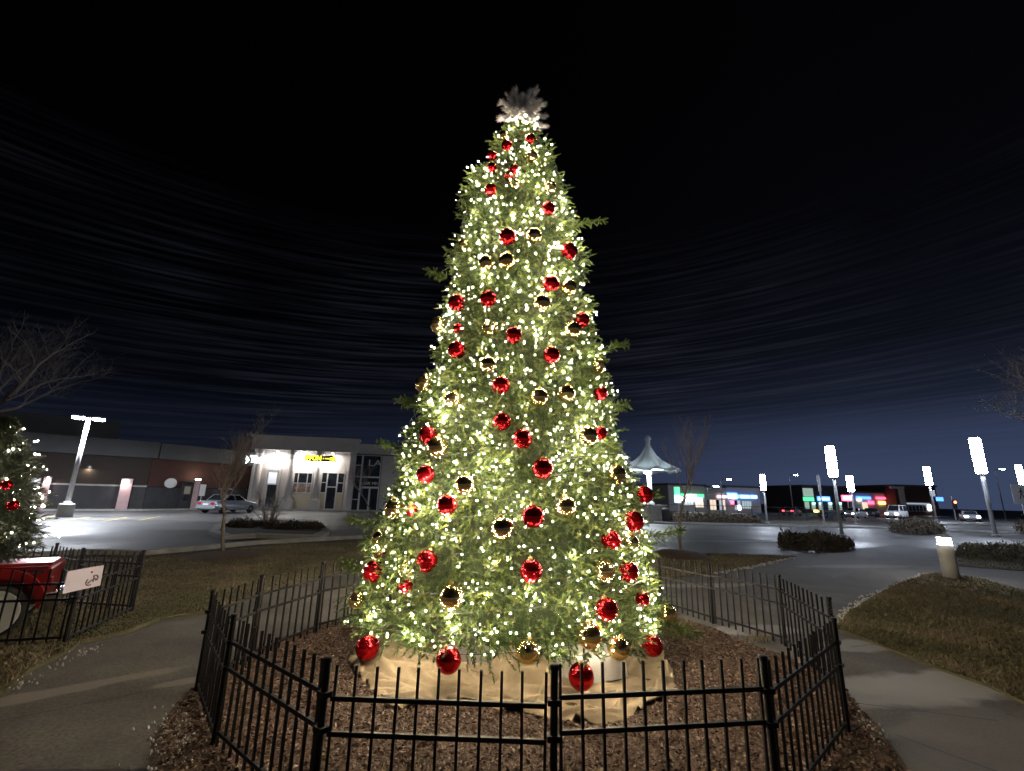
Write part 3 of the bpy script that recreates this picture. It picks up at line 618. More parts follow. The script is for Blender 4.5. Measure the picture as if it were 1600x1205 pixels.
def cloth_grid(X, Y):
    h = np.full(X.shape, .016)+np.array([[noise.noise(Vector((x*7, y*7, 1)))*.006 for x in gx] for y in gy])
    R_ = np.zeros(X.shape)
    for (x, y, a, L, w, hh, cv) in RID:
        c_, s_ = math.cos(a), math.sin(a); u = (X-x)*c_+(Y-y)*s_; v = -(X-x)*s_+(Y-y)*c_+WX+cv*u*u*.5
        R_ = np.maximum(R_, hh*np.exp(-np.where(v > 0, (v/w)**2, (v/(w*2.4))**2))*np.exp(-(u/L)**4))
    h = h+R_
    for (hx, hy, a, b, ang, top_) in HUMPS:
        c_, s_ = math.cos(ang), math.sin(ang); u = ((X-hx)*c_+(Y-hy)*s_)/a; v = (-(X-hx)*s_+(Y-hy)*c_)/b; d = (u**4+v**4)**.25
        h = h+top_*(1-1/(1+np.exp(-np.clip((d-1)*7, -40, 40))))
    return h
GH = cloth_grid(GX, GY)
cmb = MB(); idx = -np.ones(GX.shape, int); vs = []
for j in range(GX.shape[0]):
    for i in range(GX.shape[1]):
        if INS[j, i]: idx[j, i] = len(vs); vs.append((GX[j, i], GY[j, i], GH[j, i]))
fs = []
for j in range(GX.shape[0]-1):
    for i in range(GX.shape[1]-1):
        q = (idx[j, i], idx[j, i+1], idx[j+1, i+1], idx[j+1, i])
        if min(q) >= 0: fs.append(q)
cmb.add(vs, fs); bl = cmb.build('burlap_sheet', M['burlap'], None, True)
sm = bl.modifiers.new('thick', 'SOLIDIFY'); sm.thickness = .008; sm.offset = -1
tag(bl, 'tan burlap sheet crumpled on the mulch under the tall tree', 'burlap sheet')
def block(c0, dirv, L, Dp, h, m, label, z=.03, lean=.12):
    u = Vector((dirv[0], dirv[1], 0)).normalized(); v = Vector((-u.y, u.x, 0)); a = Vector((c0[0], c0[1], z)); k = MB()
    e = lean*h
    k.hexa([a, a+u*L, a+u*L+v*Dp, a+v*Dp, a+v*e+u*e+Vector((0, 0, h)), a+u*(L-e)+v*e+Vector((0, 0, h)), a+u*(L-e)+v*(Dp-e)+Vector((0, 0, h)), a+u*e+v*(Dp-e)+Vector((0, 0, h))])
    o = k.build('ballast_block', m, None, bevel=.012); return tag(o, label, 'concrete block', 'concrete ballast blocks under the tree')
ca = gr(897, 1082); cb = gr(1002, 1061); cc = gr(857, 1063)
block(ca, (cb[0]-ca[0], cb[1]-ca[1]), .66, .50, .23, M['block'], 'pale concrete block with a corner towards the fence, behind the lowest red ball')
cd = gr(733, 1051); ce = gr(778, 1040)
block(cd, (ce[0]-cd[0], ce[1]-cd[1]), .33, .5, .20, M['block'], 'grey concrete block beside the crumpled burlap, left of the bare dark gap')
block(gr(770, 1046), (1, .12), .34, .4, .16, M['block_dark'], 'dark brown block in the gap under the middle of the tree')

# ---------------------------------------------------------------- iron fences
pk = MB(); pk.box(-.0075, .0075, -.0075, .0075, 0, .82); po = pk.build('picket', M['iron']); PICK = po.data; bpy.data.objects.remove(po)
ps = MB(); ps.lathe([(.021, 0), (.021, .82), (.026, .822), (.026, .846), (.018, .852)], n=12); po = ps.build('post', M['iron'], smooth=False); POST = po.data; bpy.data.objects.remove(po)
cl = MB(); cl.box(-.036, .036, -.027, .027, -.014, .014); po = cl.build('clamp', M['iron']); CLAMP = po.data; bpy.data.objects.remove(po)
def fence(name, pts, closed, label, lift=None, z0=.0, gap=.118):
    root = thing(name, (pts[0][0], pts[0][1], z0), label, 'fence'); n = len(pts)
    for i, p in enumerate(pts):
        q = put('post', POST, root, (p[0], p[1], z0), (1, 1, 1.0+random.uniform(-.01, .015)), (random.gauss(0, .008), random.gauss(0, .008), 0))
        for hz_ in (.66, .49): put('clamp', CLAMP, q, (p[0], p[1], z0+hz_+.004), None, (0, 0, math.atan2(pts[(i+1) % n][1]-p[1], pts[(i+1) % n][0]-p[0])))
    for i in range(n if closed else n-1):
        a, b = pts[i], pts[(i+1) % n]; L = math.hypot(b[0]-a[0], b[1]-a[1]); d = ((b[0]-a[0])/L, (b[1]-a[1])/L); dz = (lift or {}).get(i, random.uniform(-.015, .015)); ra = math.atan2(d[1], d[0]); k = max(3, round((L-.10)/gap))
        for h_ in (.655, .485, .085):
            r_ = MB(); r_.bar((a[0]+d[0]*.035, a[1]+d[1]*.035, z0+h_+dz), (b[0]-d[0]*.035, b[1]-d[1]*.035, z0+h_+dz), .021, .024); r_.build('rail', M['iron'], root)
        for j in range(k+1):
            t = .05+(L-.10)*j/k; put('picket', PICK, root, (a[0]+d[0]*t, a[1]+d[1]*t, z0+dz), None, (random.gauss(0, .006), random.gauss(0, .006), ra))
ring = [(.268, 2.83), (-.999, 2.863), (-2.04, 3.712), (-2.74, 4.575), (-2.70, 5.361), (-2.44, 6.41), (-1.75, 7.55), (-.9, 8.72), (.4, 9.3), (1.7, 9.05), (2.62, 8.35), (3.07, 7.334), (3.548, 6.33), (3.236, 4.91), (2.713, 4.094), (1.563, 3.028)]
fence('iron_fence', ring, True, 'black iron picket fence in a ring around the tall lit tree', {0: -.012, 15: .03})
fence('iron_fence', [(-5.41, 7.15), (-5.02, 5.72), (-6.35, 5.3), (-7.7, 5.5), (-8.7, 6.4), (-8.6, 7.6), (-7.3, 7.75), (-6.45, 7.3)], True, 'black iron fence around the red truck at the left edge')
# ---------------------------------------------------------------- red truck with a small lit tree in its bed
tx, ty = -5.68, 6.05                                     # tail end, near side
tk_heading = rad(36)
tk = thing('pickup_truck', (tx, ty, 0), 'old red pickup truck with whitewall wheels and chrome bumper inside the left fence', 'truck')
b = MB(); W_ = 1.08
def side(poly, y0, y1): b.prism([(tx+x, ty, z) for x, z in poly], (0, y0, 0), (0, y1, 0))
side([(-.04, .34), (-.02, .40), (-.0, .74), (-.04, .78), (-1.62, .78), (-1.62, .34)], .06, W_-.06)
b.build('bed', M['red_paint'], tk, bevel=.02)
b = MB(); side([(-1.66, .32), (-1.66, 1.0), (-1.78, 1.36), (-2.35, 1.36), (-2.52, .98), (-3.4, .92), (-3.55, .8), (-3.55, .32)], .08, W_-.08); b.build('cab', M['red_paint'], tk, bevel=.04)
for s_ in (.0, W_-.16):
    f_ = MB(); pts = [(-.03, .30)]+[(-.42+.44*math.cos(a), .30+.44*math.sin(a)*1.05) for a in np.linspace(.25, math.pi-.05, 12)]+[(-.87, .30)]
    inner = [(-.42+.36*math.cos(a), .30+.36*math.sin(a)) for a in np.linspace(math.pi, 0, 12)]
    f_.prism([(tx+x, ty+s_, z) for x, z in pts+inner], (0, 0, 0), (0, .16, 0)); f_.build('fender', M['red_paint'], tk)
rl = MB(); rl.box(tx-1.6, tx, ty+.02, ty+.07, .785, .825); rl.build('bed_rail', M['red_paint'], tk, bevel=.01)
tr_ = MB(); tr_.box(tx-1.2, tx-.06, ty+.052, ty+.058, .70, .725); tr_.build('trim', M['chrome'], tk)
bp = MB(); bp.box(tx+.02, tx+.09, ty+.0, ty+W_, .28, .42); bp.box(tx+.0, tx+.12, ty-.01, ty+.12, .24, .46); bp.build('bumper', M['chrome'], tk, bevel=.02)
wn_ = MB(); wn_.box(tx-2.3, tx-1.82, ty+.07, ty+.085, 1.02, 1.28); wn_.build('window', M['glass'], tk)
def wheel(parent, c, r, w, rim_m, axis='y', hub=True, white=False):
    t = MB(); t.lathe([(r*.62, -w/2), (r*.92, -w/2), (r, -w*.3), (r, w*.3), (r*.92, w/2), (r*.62, w/2)], c, 22, axis); o = t.build('wheel', M['rubber'], parent, True)
    k = MB(); k.lathe([(.01, -w*.53), (r*.30, -w*.53), (r*.34, -w*.46), (r*.62, -w*.46), (r*.62, w*.46), (r*.34, w*.46), (r*.3, w*.53), (.01, w*.53)], c, 20, axis); k.build('rim', rim_m, o)
    if white:
        q = MB(); q.lathe([(r*.52, -w*.535), (r*.84, -w*.535), (r*.86, -w*.5), (r*.5, -w*.5)], c, 24, axis); q.build('whitewall', M['white'], o)
        q = MB(); q.lathe([(.005, -w*.60), (r*.12, -w*.60), (r*.17, -w*.55), (r*.17, -w*.5)], c, 14, axis); q.build('hub_cap', M['chrome'], o)
    return o
for x in (-.42, -2.95):
    for y in (.02, W_-.02): wheel(tk, (tx+x, ty+y, .29), .29, .16, M['white'], white=True)
lt_ = MB(); lt_.box(tx-.01, tx+.012, ty+.1, ty+.2, .52, .64); lt_.build('tail_light', M['tail_lens'], tk)
tk.rotation_euler = (0, 0, tk_heading)
# small tree
sx, sy = -6.70, 6.02
_sz = [.82, .9, 1.2, 1.6, 2.0, 2.4, 2.65]; _sr = [.42, .56, .60, .52, .40, .24, .04]
SR = lambda z: np.interp(z, _sz, _sr)
stt = thing('small_christmas_tree', (sx, sy, .78), 'small dark Christmas tree with lights standing in the bed of the red truck', 'Christmas tree')
q = MB(); q.tube([(sx, sy, .8), (sx, sy, 2.6)], [.05, .015], 8); q.build('trunk', M['bark'], stt)
crown(sx, sy, 2, 3200, SR, .86, 2.6, .2, 36, .06, .005, stt, M['needle_dark'], clear=False, inset=.5, lump=.1)
P = strand_points(260, SR, .95, 2.55, sx, sy, -.01)
s2 = thing('string_lights', (sx, sy, .9), 'pinkish white string lights on the small tree in the red truck', 'string lights')
for p in P: put('bulb', bpy.data.meshes.get('bulb_cool_mesh') or (lambda m: (m.materials.clear(), m.materials.append(M['bulb_cool']), setattr(m, 'name', 'bulb_cool_mesh'), m)[-1])(BULB.copy()), s2, p, .0085)
for (px, py, lab) in [(10, 758, 'upper orange red ball on the small tree in the truck'), (20, 790, 'lower orange red ball on the small tree in the truck')]:
    r = ray(px, py); t = (sy-.0)/r[1]*.95; o = put('ornament_ball', BM['R'], None, (r[0]*t+.0, r[1]*t, EYE+r[2]*t), .06); tag(o, lab, 'ornament', 'red balls on the small tree'); c = bpy.data.objects.new('cap', CAP); C.objects.link(c); c.parent = o
# notice board on the truck's fence: hangs on the panel running back from the near corner
pa, pb = Vector((-5.02+.03, 5.72, 0)), Vector((-5.41+.03, 7.15, 0))
def on_line(px, py, a, b):
    r = ray(px, py); d = b-a; den = r[0]*d.y-r[1]*d.x; s = (a.x*d.y-a.y*d.x)/den; p = Vector((r[0]*s, r[1]*s, EYE+r[2]*s)); return p
q4 = [on_line(px, py, pa, pb) for px, py in ((95, 928), (154, 915), (160, 883), (103, 893))]
nn = Vector((pb.y-pa.y, -(pb.x-pa.x), 0)).normalized()
if nn.x < 0: nn = -nn
sg = thing('notice_board', tuple(q4[0]), 'white notice board with a dark scroll emblem hung on the left fence', 'sign')
k = MB(); k.prism(q4, nn*.012, nn*.018); k.build('panel', M['gloss_sign'], sg)
def qp(u, v): return (q4[0]*(1-u)+q4[1]*u)*(1-v)+(q4[3]*(1-u)+q4[2]*u)*v+nn*.021
k = MB(); k.tube([qp(.64+.10*math.cos(a)-.0, .30+.16*math.sin(a)) for a in np.linspace(2.2, 5.2, 9)], .008, 5)
k.tube([qp(.60, .26), qp(.70, .36), qp(.80, .40), qp(.86, .34)], .009, 5); k.tube([qp(.78+.09*math.cos(a), .44+.13*math.sin(a)) for a in np.linspace(-1.2, 2.2, 8)], .008, 5); k.tube([qp(.74, .26), qp(.75, .52)], .008, 5)
k.build('emblem', M['sign_ink'], sg)
k = MB(); k.tube([qp(.65, .72), qp(.65, .80)], .012, 6); k.build('red_mark', M['sign_red'], sg)
k = MB()
for v in (.45, .53, .61): k.bar(qp(.10, v), qp(.42, v), .006, .003)
k.build('small_print', M['block'], sg)
k = MB(); k.tube([q4[3]+nn*.01, q4[3]-nn*.04], .006, 5); k.tube([q4[2]+nn*.01, q4[2]-nn*.04], .006, 5); k.build('tie', M['dark'], sg)

# ---------------------------------------------------------------- lamps
lx, ly = -26.13, 27.79
lp = thing('parking_lamp', (lx, ly, 0), 'tall twin head parking lot lamp on a concrete base at the left', 'street lamp')
k = MB(); k.lathe([(.38, 0), (.38, .72), (.33, .78)], (lx, ly, 0), 20); k.build('base', M['concrete'], lp)
k = MB(); k.lathe([(.2, .78), (.2, .86), (.14, .9)], (lx, ly, 0), 16); k.tube([(lx, ly, .86), (lx, ly, 5.95)], [.13, .10], 12); k.build('pole', M['pole_white'], lp, True)
for s_ in (-1, 1):
    ux, uy = .73*s_, .68*s_
    k = MB(); k.bar((lx, ly, 5.8), (lx+ux*.2, ly+uy*.2, 5.9), .06); k.bar((lx+ux*.16, ly+uy*.16, 5.95), (lx+ux*.78, ly+uy*.78, 5.95), .42, .11); h_ = k.build('lamp_head', M['grey_metal'], lp)
    k = MB(); k.bar((lx+ux*.22, ly+uy*.22, 5.84), (lx+ux*.74, ly+uy*.74, 5.84), .34, .10); k.build('lens', M['led'], h_)
    L = bpy.data.lights.new('lamp_light', 'AREA'); L.shape = 'DISK'; L.size = .45; L.energy = 760; L.color = (.86, .91, 1.0); o = bpy.data.objects.new('lamp_light', L); C.objects.link(o); o.parent = lp; o.location = (ux*.48, uy*.48, 5.77)
def tube_lamp(b, base_xy, t0, t1, w, label, lit=True, sign=False, rod=.07):
    w = w*(1.2 if lit else 1)
    x, y = base_xy; z0 = hz(*t0, x, y); z1 = hz(*t1, x, y)
    r = thing('tube_lamp', (x, y, 0), label, 'street lamp', 'tube lamps along the plaza')
    k = MB(); k.lathe([(.22, 0), (.22, .05), (rod*1.6, .12)], (x, y, 0), 14); k.tube([(x, y, .06), (x, y, z0)], rod, 10); k.build('pole', M['pole_white'], r, True)
    k = MB(); k.lathe([(w*.75, z0), (w, z0+.06), (w, z1-.06), (w*.8, z1)], (x, y, 0), 18); k.build('glowing_tube' if lit else 'tube', M['tube'] if lit else M['tube_off'], r, True)
    k = MB(); k.lathe([(w*.82, z1), (w*.82, z1+.05), (w*.4, z1+.08)], (x, y, 0), 18); k.build('cap', M['grey_metal'], r, True); k = MB(); k.lathe([(w*.5, z0-.12), (w*.8, z0)], (x, y, 0), 14); k.build('collar', M['grey_metal'], r, True)
    return r
tube_lamp(0, gr(1316, 838), (1298, 745), (1292, 698), .20, 'lit tube lamp in front of the brown shrub bed, second tallest', rod=.085)
tube_lamp(0, gr(1556, 838), (1535, 740), (1520, 685), .24, 'tallest lit tube lamp near the right edge by the white sign', rod=.115)
p3 = gr(1463, 813); r3 = tube_lamp(0, p3, (1452, 758), (1443, 730), .30, 'lit tube lamp carrying a small square plate, behind the bollard light', rod=.13)
tube_lamp(0, gr(1199, 818), (1196, 766), (1191, 742), .17, 'lit tube lamp standing alone right of the far shops', rod=.08)
tube_lamp(0, gr(1338, 819), (1331, 768), (1325, 744), .22, 'small lit tube lamp just above the red neon sign', rod=.09)
tube_lamp(0, gr(1289, 824), (1277, 768), (1263, 743), .10, 'unlit grey tube lamp left of the tall lit one by the shrub bed', lit=False, rod=.06)
tube_lamp(0, gr(1613, 820), (1604, 757), (1596, 727), .24, 'lit tube lamp cut by the right edge of the picture', rod=.1)
x, y = p3; k = MB(); zz = hz(1452, 771, x, y); k.box(x-.40, x+.40, y-.22, y-.16, zz-.42, zz+.42); tag(k.build('pole_plate', M['white'], None, bevel=.03), 'small white square plate fixed on a tube lamp pole', 'sign')
bx, by = gr(1487, 905)
bo = thing('bollard_light', (bx, by, 0), 'white bollard light glowing at the corner of the right lawn', 'bollard light')
zt = hz(1473, 838, bx, by)
k = MB(); k.lathe([(.17, 0), (.17, zt-.22), (.15, zt-.2)], (bx, by, 0), 20); k.build('post', M['white'], bo, True)
k = MB(); k.lathe([(.135, zt-.2), (.135, zt-.03)], (bx, by, 0), 20); k.build('lens', M['bollard_glow'], bo, True)
k = MB(); k.lathe([(.17, zt-.03), (.17, zt), (.1, zt+.03)], (bx, by, 0), 20); k.build('cap', M['white'], bo, True)
for a in (0, 2.1, 4.2): pass

# ---------------------------------------------------------------- bare trees and shrubs
def branchy(name, base, h, trunk_r, spread, levels, label, cat='tree', seed=1, start=.35, m='twig', lean=(0, 0), up=.55, kids=3, group=None, wob=.18):
    rnd = random.Random(seed); root = thing(name, (base[0], base[1], base[2] if len(base) > 2 else 0), label, cat, group); z0 = base[2] if len(base) > 2 else 0
    T = MB(); K = MB()
    def grow(p, d, L, r, lv, mbx):
        n = 4 if lv else 6; pts = [p]; q = p.copy(); dd = d.copy()
        for i in range(n):
            dd = (dd+Vector((rnd.gauss(0, wob), rnd.gauss(0, wob), rnd.gauss(0, wob)+.05))).normalized(); q = q+dd*L/n; pts.append(q.copy())
        rs = [r*(1-.55*i/n) for i in range(n+1)]; mbx.tube(pts, rs, 7 if lv == 0 else (5 if lv == 1 else 3), lv < 2)
        if lv >= levels: return
        for j in range(kids+(2 if lv else 3)):
            t = (start if lv == 0 else .25)+rnd.random()*(1-(start if lv == 0 else .25)); i = min(n-1, int(t*n)); f_ = t*n-i; b_ = pts[i].lerp(pts[i+1], f_)
            a = rnd.random()*6.283; sd = Vector((math.cos(a), math.sin(a), 0)); nd = (dd*.45+sd*spread+Vector((0, 0, up))).normalized()
            grow(b_, nd, L*rnd.uniform(.42, .7), rs[i]*.55, lv+1, K)
        grow(pts[-1], dd, L*.5, rs[-1], lv+1, K)
    grow(Vector((base[0], base[1], z0)), Vector((lean[0], lean[1], 1)).normalized(), h*.55, trunk_r, 0, T)
    T.build('trunk', M['bark'], root, True, recalc=False); K.build('crown', M[m], root, False, recalc=False); return root
branchy('bare_tree', (-40.5, 33.5), 16, .34, .85, 4, 'big bare tree behind the parking lamp at the left', seed=4, start=.4, kids=3)
branchy('bare_tree', (-45.5, 33), 13, .3, .8, 4, 'bare tree cut by the left edge of the picture', seed=9, start=.4)
gx_, gy_ = gr(347, 869); branchy('young_tree', (gx_, gy_, .1), 3.9, .055, .42, 4, 'slim bare young tree on the mulch mound before the silver car', seed=12, start=.5, up=.55, kids=3, wob=.14)
gx_, gy_ = gr(1064, 868); branchy('young_tree', (gx_, gy_, .2), 4.6, .06, .5, 4, 'slim bare young tree right of the big tree before the far shops', seed=3, start=.42, up=.75, kids=2, wob=.10)
branchy('bare_tree', (48, 37), 15.5, .40, .75, 4, 'tall bare tree leaning in at the right edge above the tube lamp', seed=21, start=.5, lean=(-.16, 0))
gx_, gy_ = gr(592, 845); branchy('young_tree', (-13.0, 44), 5.2, .07, .5, 4, 'bare young tree before the glass entrance beside the big tree', seed=33, start=.45, up=.7)
def bush(name, c, n, h, w, label, z=.16, seed=2):
    rnd = random.Random(seed); root = thing(name, (c[0], c[1], z), label, 'shrub'); K = MB()
    for i in range(n):
        a = rnd.random()*6.283; d = Vector((math.cos(a)*w/h*rnd.uniform(.1, .9), math.sin(a)*w/h*rnd.uniform(.1, .9), 1)).normalized(); p = Vector((c[0]+.12*math.cos(a), c[1]+.12*math.sin(a), z)); pts = [p]; L = h*rnd.uniform(.7, 1.1)
        for k in range(5): d = (d+Vector((rnd.gauss(0, .14), rnd.gauss(0, .14), .04))).normalized(); p = p+d*L/5; pts.append(p)
        K.tube(pts, [.016, .014, .012, .009, .006, .003], 4, False)
        for t in range(6):
            s = pts[rnd.randint(1, 4)]; e = s+Vector((rnd.gauss(0, .5), rnd.gauss(0, .5), rnd.random()*.8)).normalized()*L*.28; m_ = s.lerp(e, .5)+Vector((rnd.gauss(0, .03),)*3); K.tube([s, m_, e], [.008, .006, .002], 3, False)
    K.build('stems', M['twig'], root, recalc=False); return root
ix, iy = gr(418, 829); bush('bare_shrub', (ix, iy), 26, 1.75, 1.15, 'many stemmed bare shrub on the kerbed island before the white shops')
def hedge(poly, h, n, label, cat='hedge', name='low_hedge', z0=0.0, blade=.12, m='hedge', group=None):
    X, Y = scatter_in(poly, n); n = len(X); cx_ = np.mean([p[0] for p in poly]); cy_ = np.mean([p[1] for p in poly])
    lump = np.array([noise.noise(Vector((x*1.3, y*1.3, 3))) for x, y in zip(X, Y)]); ed = np.min([np.hypot(X-(p[0]*(1-f_)+q[0]*f_), Y-(p[1]*(1-f_)+q[1]*f_)) for p, q in zip(poly, poly[1:]+poly[:1]) for f_ in np.linspace(0, 1, 9)[:-1]], axis=0); ed = np.clip(ed/(.9*h), .12, 1)**.7; Z = z0+(h*(.72+.75*lump))*ed*RNG.random(n)**.6
    a = RNG.uniform(0, 6.283, n); s = blade*RNG.uniform(.5, 1.3, n); d = np.stack([np.cos(a)*.7, np.sin(a)*.7, RNG.uniform(-.2, 1.2, n)], 1)*s[:, None]; w = np.stack([-np.sin(a), np.cos(a), RNG.normal(0, .4, n)], 1)*(s*.22)[:, None]
    P = np.stack([X, Y, Z], 1); V = np.stack([P-w, P+w, P+d], 1)
    root = thing(name, (float(cx_), float(cy_), z0), label, cat, group); npmesh('foliage', V, 3, M[m], root, tint=np.clip(.45+.6*lump+RNG.normal(0, .2, n), 0, 1))
    k = MB(); p = rough_poly([((x-cx_)*.86+cx_, (y-cy_)*.86+cy_) for x, y in poly], .4, .08, 4); nn_ = len(p); zz = [z0+h*.42*(.8+.5*noise.noise(Vector((x*1.3, y*1.3, 3)))) for x, y in p]
    k.add([(x, y, z0) for x, y in p]+[((x-cx_)*.62+cx_, (y-cy_)*.62+cy_, z) for (x, y), z in zip(p, zz)], [(i, (i+1) % nn_, nn_+(i+1) % nn_, nn_+i) for i in range(nn_)]+[tuple(range(nn_, 2*nn_))]); k.build('stem_mass', M['soil'], root)
    return root
def blob(c, rx, ry, n=12): return [(c[0]+rx*math.cos(6.283*i/n), c[1]+ry*math.sin(6.283*i/n)) for i in range(n)]
for (px, py, rx, ry, h, lab) in [(372, 829, .55, .5, .55, 'small dark round shrub at the left end of the kerbed island'), (393, 827, .75, .55, .6, 'brown rounded shrub beside the dark one on the kerbed island'), (437, 832, .9, .5, .5, 'low brown shrub under the many stemmed bare shrub'), (465, 831, .9, .5, .5, 'low spreading shrub right of centre on the kerbed island'), (488, 831, .55, .45, .38, 'lowest shrub at the right tip of the kerbed island')]:
    hedge(blob(gr(px, py), rx, ry), h, 1500, lab, 'shrub', 'round_shrub', .156, .10, group='shrubs on the kerbed island')
hedge(PX((1216, 858), (1218, 842), (1290, 842), (1332, 850), (1338, 862), (1290, 864)), .46, 6000, 'brown winter shrub bed around the foot of the second tallest tube lamp', blade=.16)
hedge([gr(1388, 832), gr(1400, 824), gr(1470, 826), gr(1480, 834), gr(1440, 838)], .9, 5000, 'brown winter shrub bed at the foot of the tube lamp with the plate', blade=.2)
hedge(PX((1492, 872), (1498, 858), (1560, 855), (1720, 866), (1720, 880), (1600, 882)), .30, 7000, 'low green hedge behind the bollard light at the right', blade=.12, m='grass')
hedge([gr(1040, 815), gr(1190, 818), (25.5, 47.6), (13.5, 45.5)], .75, 5000, 'dark low planting below the railing in front of the far shops', blade=.25)
hedge(PX((1585, 835), (1592, 826), (1660, 828), (1660, 838)), 1.2, 2000, 'dark round shrub cut by the right edge below the white sign', blade=.2)

# ---------------------------------------------------------------- buildings
class Wall:
    """a frame on a vertical facade: u along the foot, z up, d out towards the street"""
    def __init__(s, p0, p1):
        s.o = Vector((p0[0], p0[1], 0)); d = Vector((p1[0]-p0[0], p1[1]-p0[1], 0)); s.L = d.length; s.u = d/s.L; n = Vector((s.u.y, -s.u.x, 0)); s.n = n if n.dot(-s.o) > 0 else -n
    def uz(s, px, py, d=0.0):
        r = Vector(ray(px, py)); o = s.o+s.n*d; c = Vector((0, 0, EYE)); t = (o-c).dot(s.n)/r.dot(s.n); p = c+r*t; return ((p-s.o).dot(s.u), p.z)
    def at(s, u, z, d=0.0): return s.o+s.u*u+s.n*d+Vector((0, 0, z))
    def box(s, mb, u0, u1, z0, z1, d0, d1):
        A = s.at; return mb.hexa([A(u0, z0, d0), A(u1, z0, d0), A(u1, z0, d1), A(u0, z0, d1), A(u0, z1, d0), A(u1, z1, d0), A(u1, z1, d1), A(u0, z1, d1)])
    def B(s, name, m, par, *boxes, **kw):
        k = MB()
        for b_ in boxes: s.box(k, *b_)
        return k.build(name, m, par, **kw)
    def rect(s, pxs, d=0.0):                              # pixel box (x0,y0,x1,y1) -> u0,u1,z0,z1
        x0, y0, x1, y1 = pxs; ym = (y0+y1)/2; u0 = s.uz(x0, ym, d)[0]; u1 = s.uz(x1, ym, d)[0]; xm = (x0+x1)/2; return (u0, u1, s.uz(xm, y1, d)[1], s.uz(xm, y0, d)[1])
    def text(s, name, body, m, par, u, z, d, size, width=None, **kw):
        me = text_mesh(body, size, .02, **kw); me.materials.clear(); me.materials.append(m); xs = [v.co.x for v in me.vertices]; w = max(xs)-min(xs); sc = width/w if width else 1.0
        for v in me.vertices: x_, y_, z_ = v.co; p = s.at(u+(x_-min(xs))*sc, z+y_, d+z_); o_ = ORG[par.name]; v.co = (p.x-o_[0], p.y-o_[1], p.z-o_[2])
        me.update(); o = bpy.data.objects.new(name, me); C.objects.link(o); o.parent = par; ORG[o.name] = ORG[par.name]; return o
    def window(s, par, u0, u1, z0, z1, d, cols, rows, glass=None, fw=.06, name='window', usplit=None, zsplit=None):
        k = MB(); us = usplit or [u0+(u1-u0)*i/cols for i in range(cols+1)]; zs = zsplit or [z0+(z1-z0)*i/rows for i in range(rows+1)]
        for u in us: s.box(k, u-fw/2, u+fw/2, z0-fw/2, z1+fw/2, d-.03, d+.04)
        for z in zs:
            for a, b_ in zip(us, us[1:]): s.box(k, a+fw/2, b_-fw/2, z-fw/2, z+fw/2, d-.03, d+.037)
        w = k.build(name, M['frame'], par)
        n = 0
        for j in range(len(zs)-1):
            for i in range(len(us)-1):
                g = glass[n % len(glass)] if isinstance(glass, list) else (glass or M['glass']); n += 1
                s.B('pane', g, w, (us[i]+fw/2, us[i+1]-fw/2, zs[j]+fw/2, zs[j+1]-fw/2, d-.02, d))
        return w
# --- white shop building
wb = Wall((-27.28, 46.55), (-13.9, 49.03)); DEEP = 9.0
sb = thing('shop_building', (-20.6, 47.8, 0), 'white stucco shop building with round columns and two glowing signs', 'building')
u0 = wb.uz(386, 760)[0]; u1 = wb.uz(552, 760)[0]; zt = wb.uz(478, 683)[1]; zc = wb.uz(478, 703)[1]
RC = -.55                                                # the recessed shop fronts
wb.B('parapet', M['stucco'], sb, (u0-.1, u1+.1, zc, zt-.25, RC, .25))
wb.B('cornice', M['stucco'], sb, (u0-.22, u1+.22, zt-.25, zt, RC-.2, .40), (u0-.16, u1+.16, zc-.12, zc, RC, .33))
wb.B('wall', M['stucco'], sb, (u0, u1, 0, zc-.12, RC-DEEP, RC))
for (xa, xb) in ((393, 405), (445, 459), (488, 501)):
    ua = wb.uz(xa, 760, .05)[0]; ub = wb.uz(xb, 760, .05)[0]; c = wb.at((ua+ub)/2, 0, -.05); r = (ub-ua)/2*.82; zp = wb.uz(xa, 780)[1]
    k = MB(); k.lathe([(r*1.02, .0), (r, zc-.5)], tuple(c), 20); o = k.build('column', M['stucco'], sb, True)
    k = MB(); k.lathe([(r*1.18, zc-.95), (r*1.18, zc-.80), (r*1.04, zc-.78), (r*1.04, zc-.6), (r*1.25, zc-.55), (r*1.25, zc-.121)], tuple(c), 20); k.build('capital', M['stucco'], o)
    k = MB(); k.bar(tuple(c+Vector((0, 0, .0))), tuple(c+Vector((0, 0, 1.0))), r*2.5, r*2.5, up=tuple(wb.u)); k.build('pedestal', M['stucco'], o)
ua = wb.uz(543, 760)[0]; wb.B('pier', M['stucco'], sb, (ua, u1-.02, 0, zc-.121, RC, .12))
# bay one: tall narrow poster and door
a = wb.rect((419, 737, 433, 756), RC); wb.window(sb, *a, RC+.03, 1, 1, [M['cool_win']]); w_ = wb.rect((415, 757, 431, 795), RC); wb.window(sb, w_[0], w_[1], .12, w_[3], RC+.03, 1, 1, name='door')
wb.B('surround', M['stucco'], sb, (a[0]-.32, a[0]-.1, .1, a[3]+.35, RC, RC+.08), (a[1]+.1, a[1]+.32, .1, a[3]+.35, RC, RC+.08), (a[0]-.1, a[1]+.1, a[3]+.1, a[3]+.35, RC, RC+.08))
# bay two
a = wb.rect((457, 739, 487, 770), RC); us = [a[0], a[0]+(a[1]-a[0])*.27, a[0]+(a[1]-a[0])*.75, a[1]]; zm = a[2]+(a[3]-a[2])*.48
wb.window(sb, *a, RC+.03, 3, 2, [M['poster'], M['poster'], M['poster'], M['glass'], M['glass'], M['glass']], usplit=us, zsplit=[a[2], zm, a[3]])
wb.B('apron_panel', M['stucco_tan'], sb, (a[0]-.35, a[1]+.1, .15, a[2]-.12, RC, RC+.06))
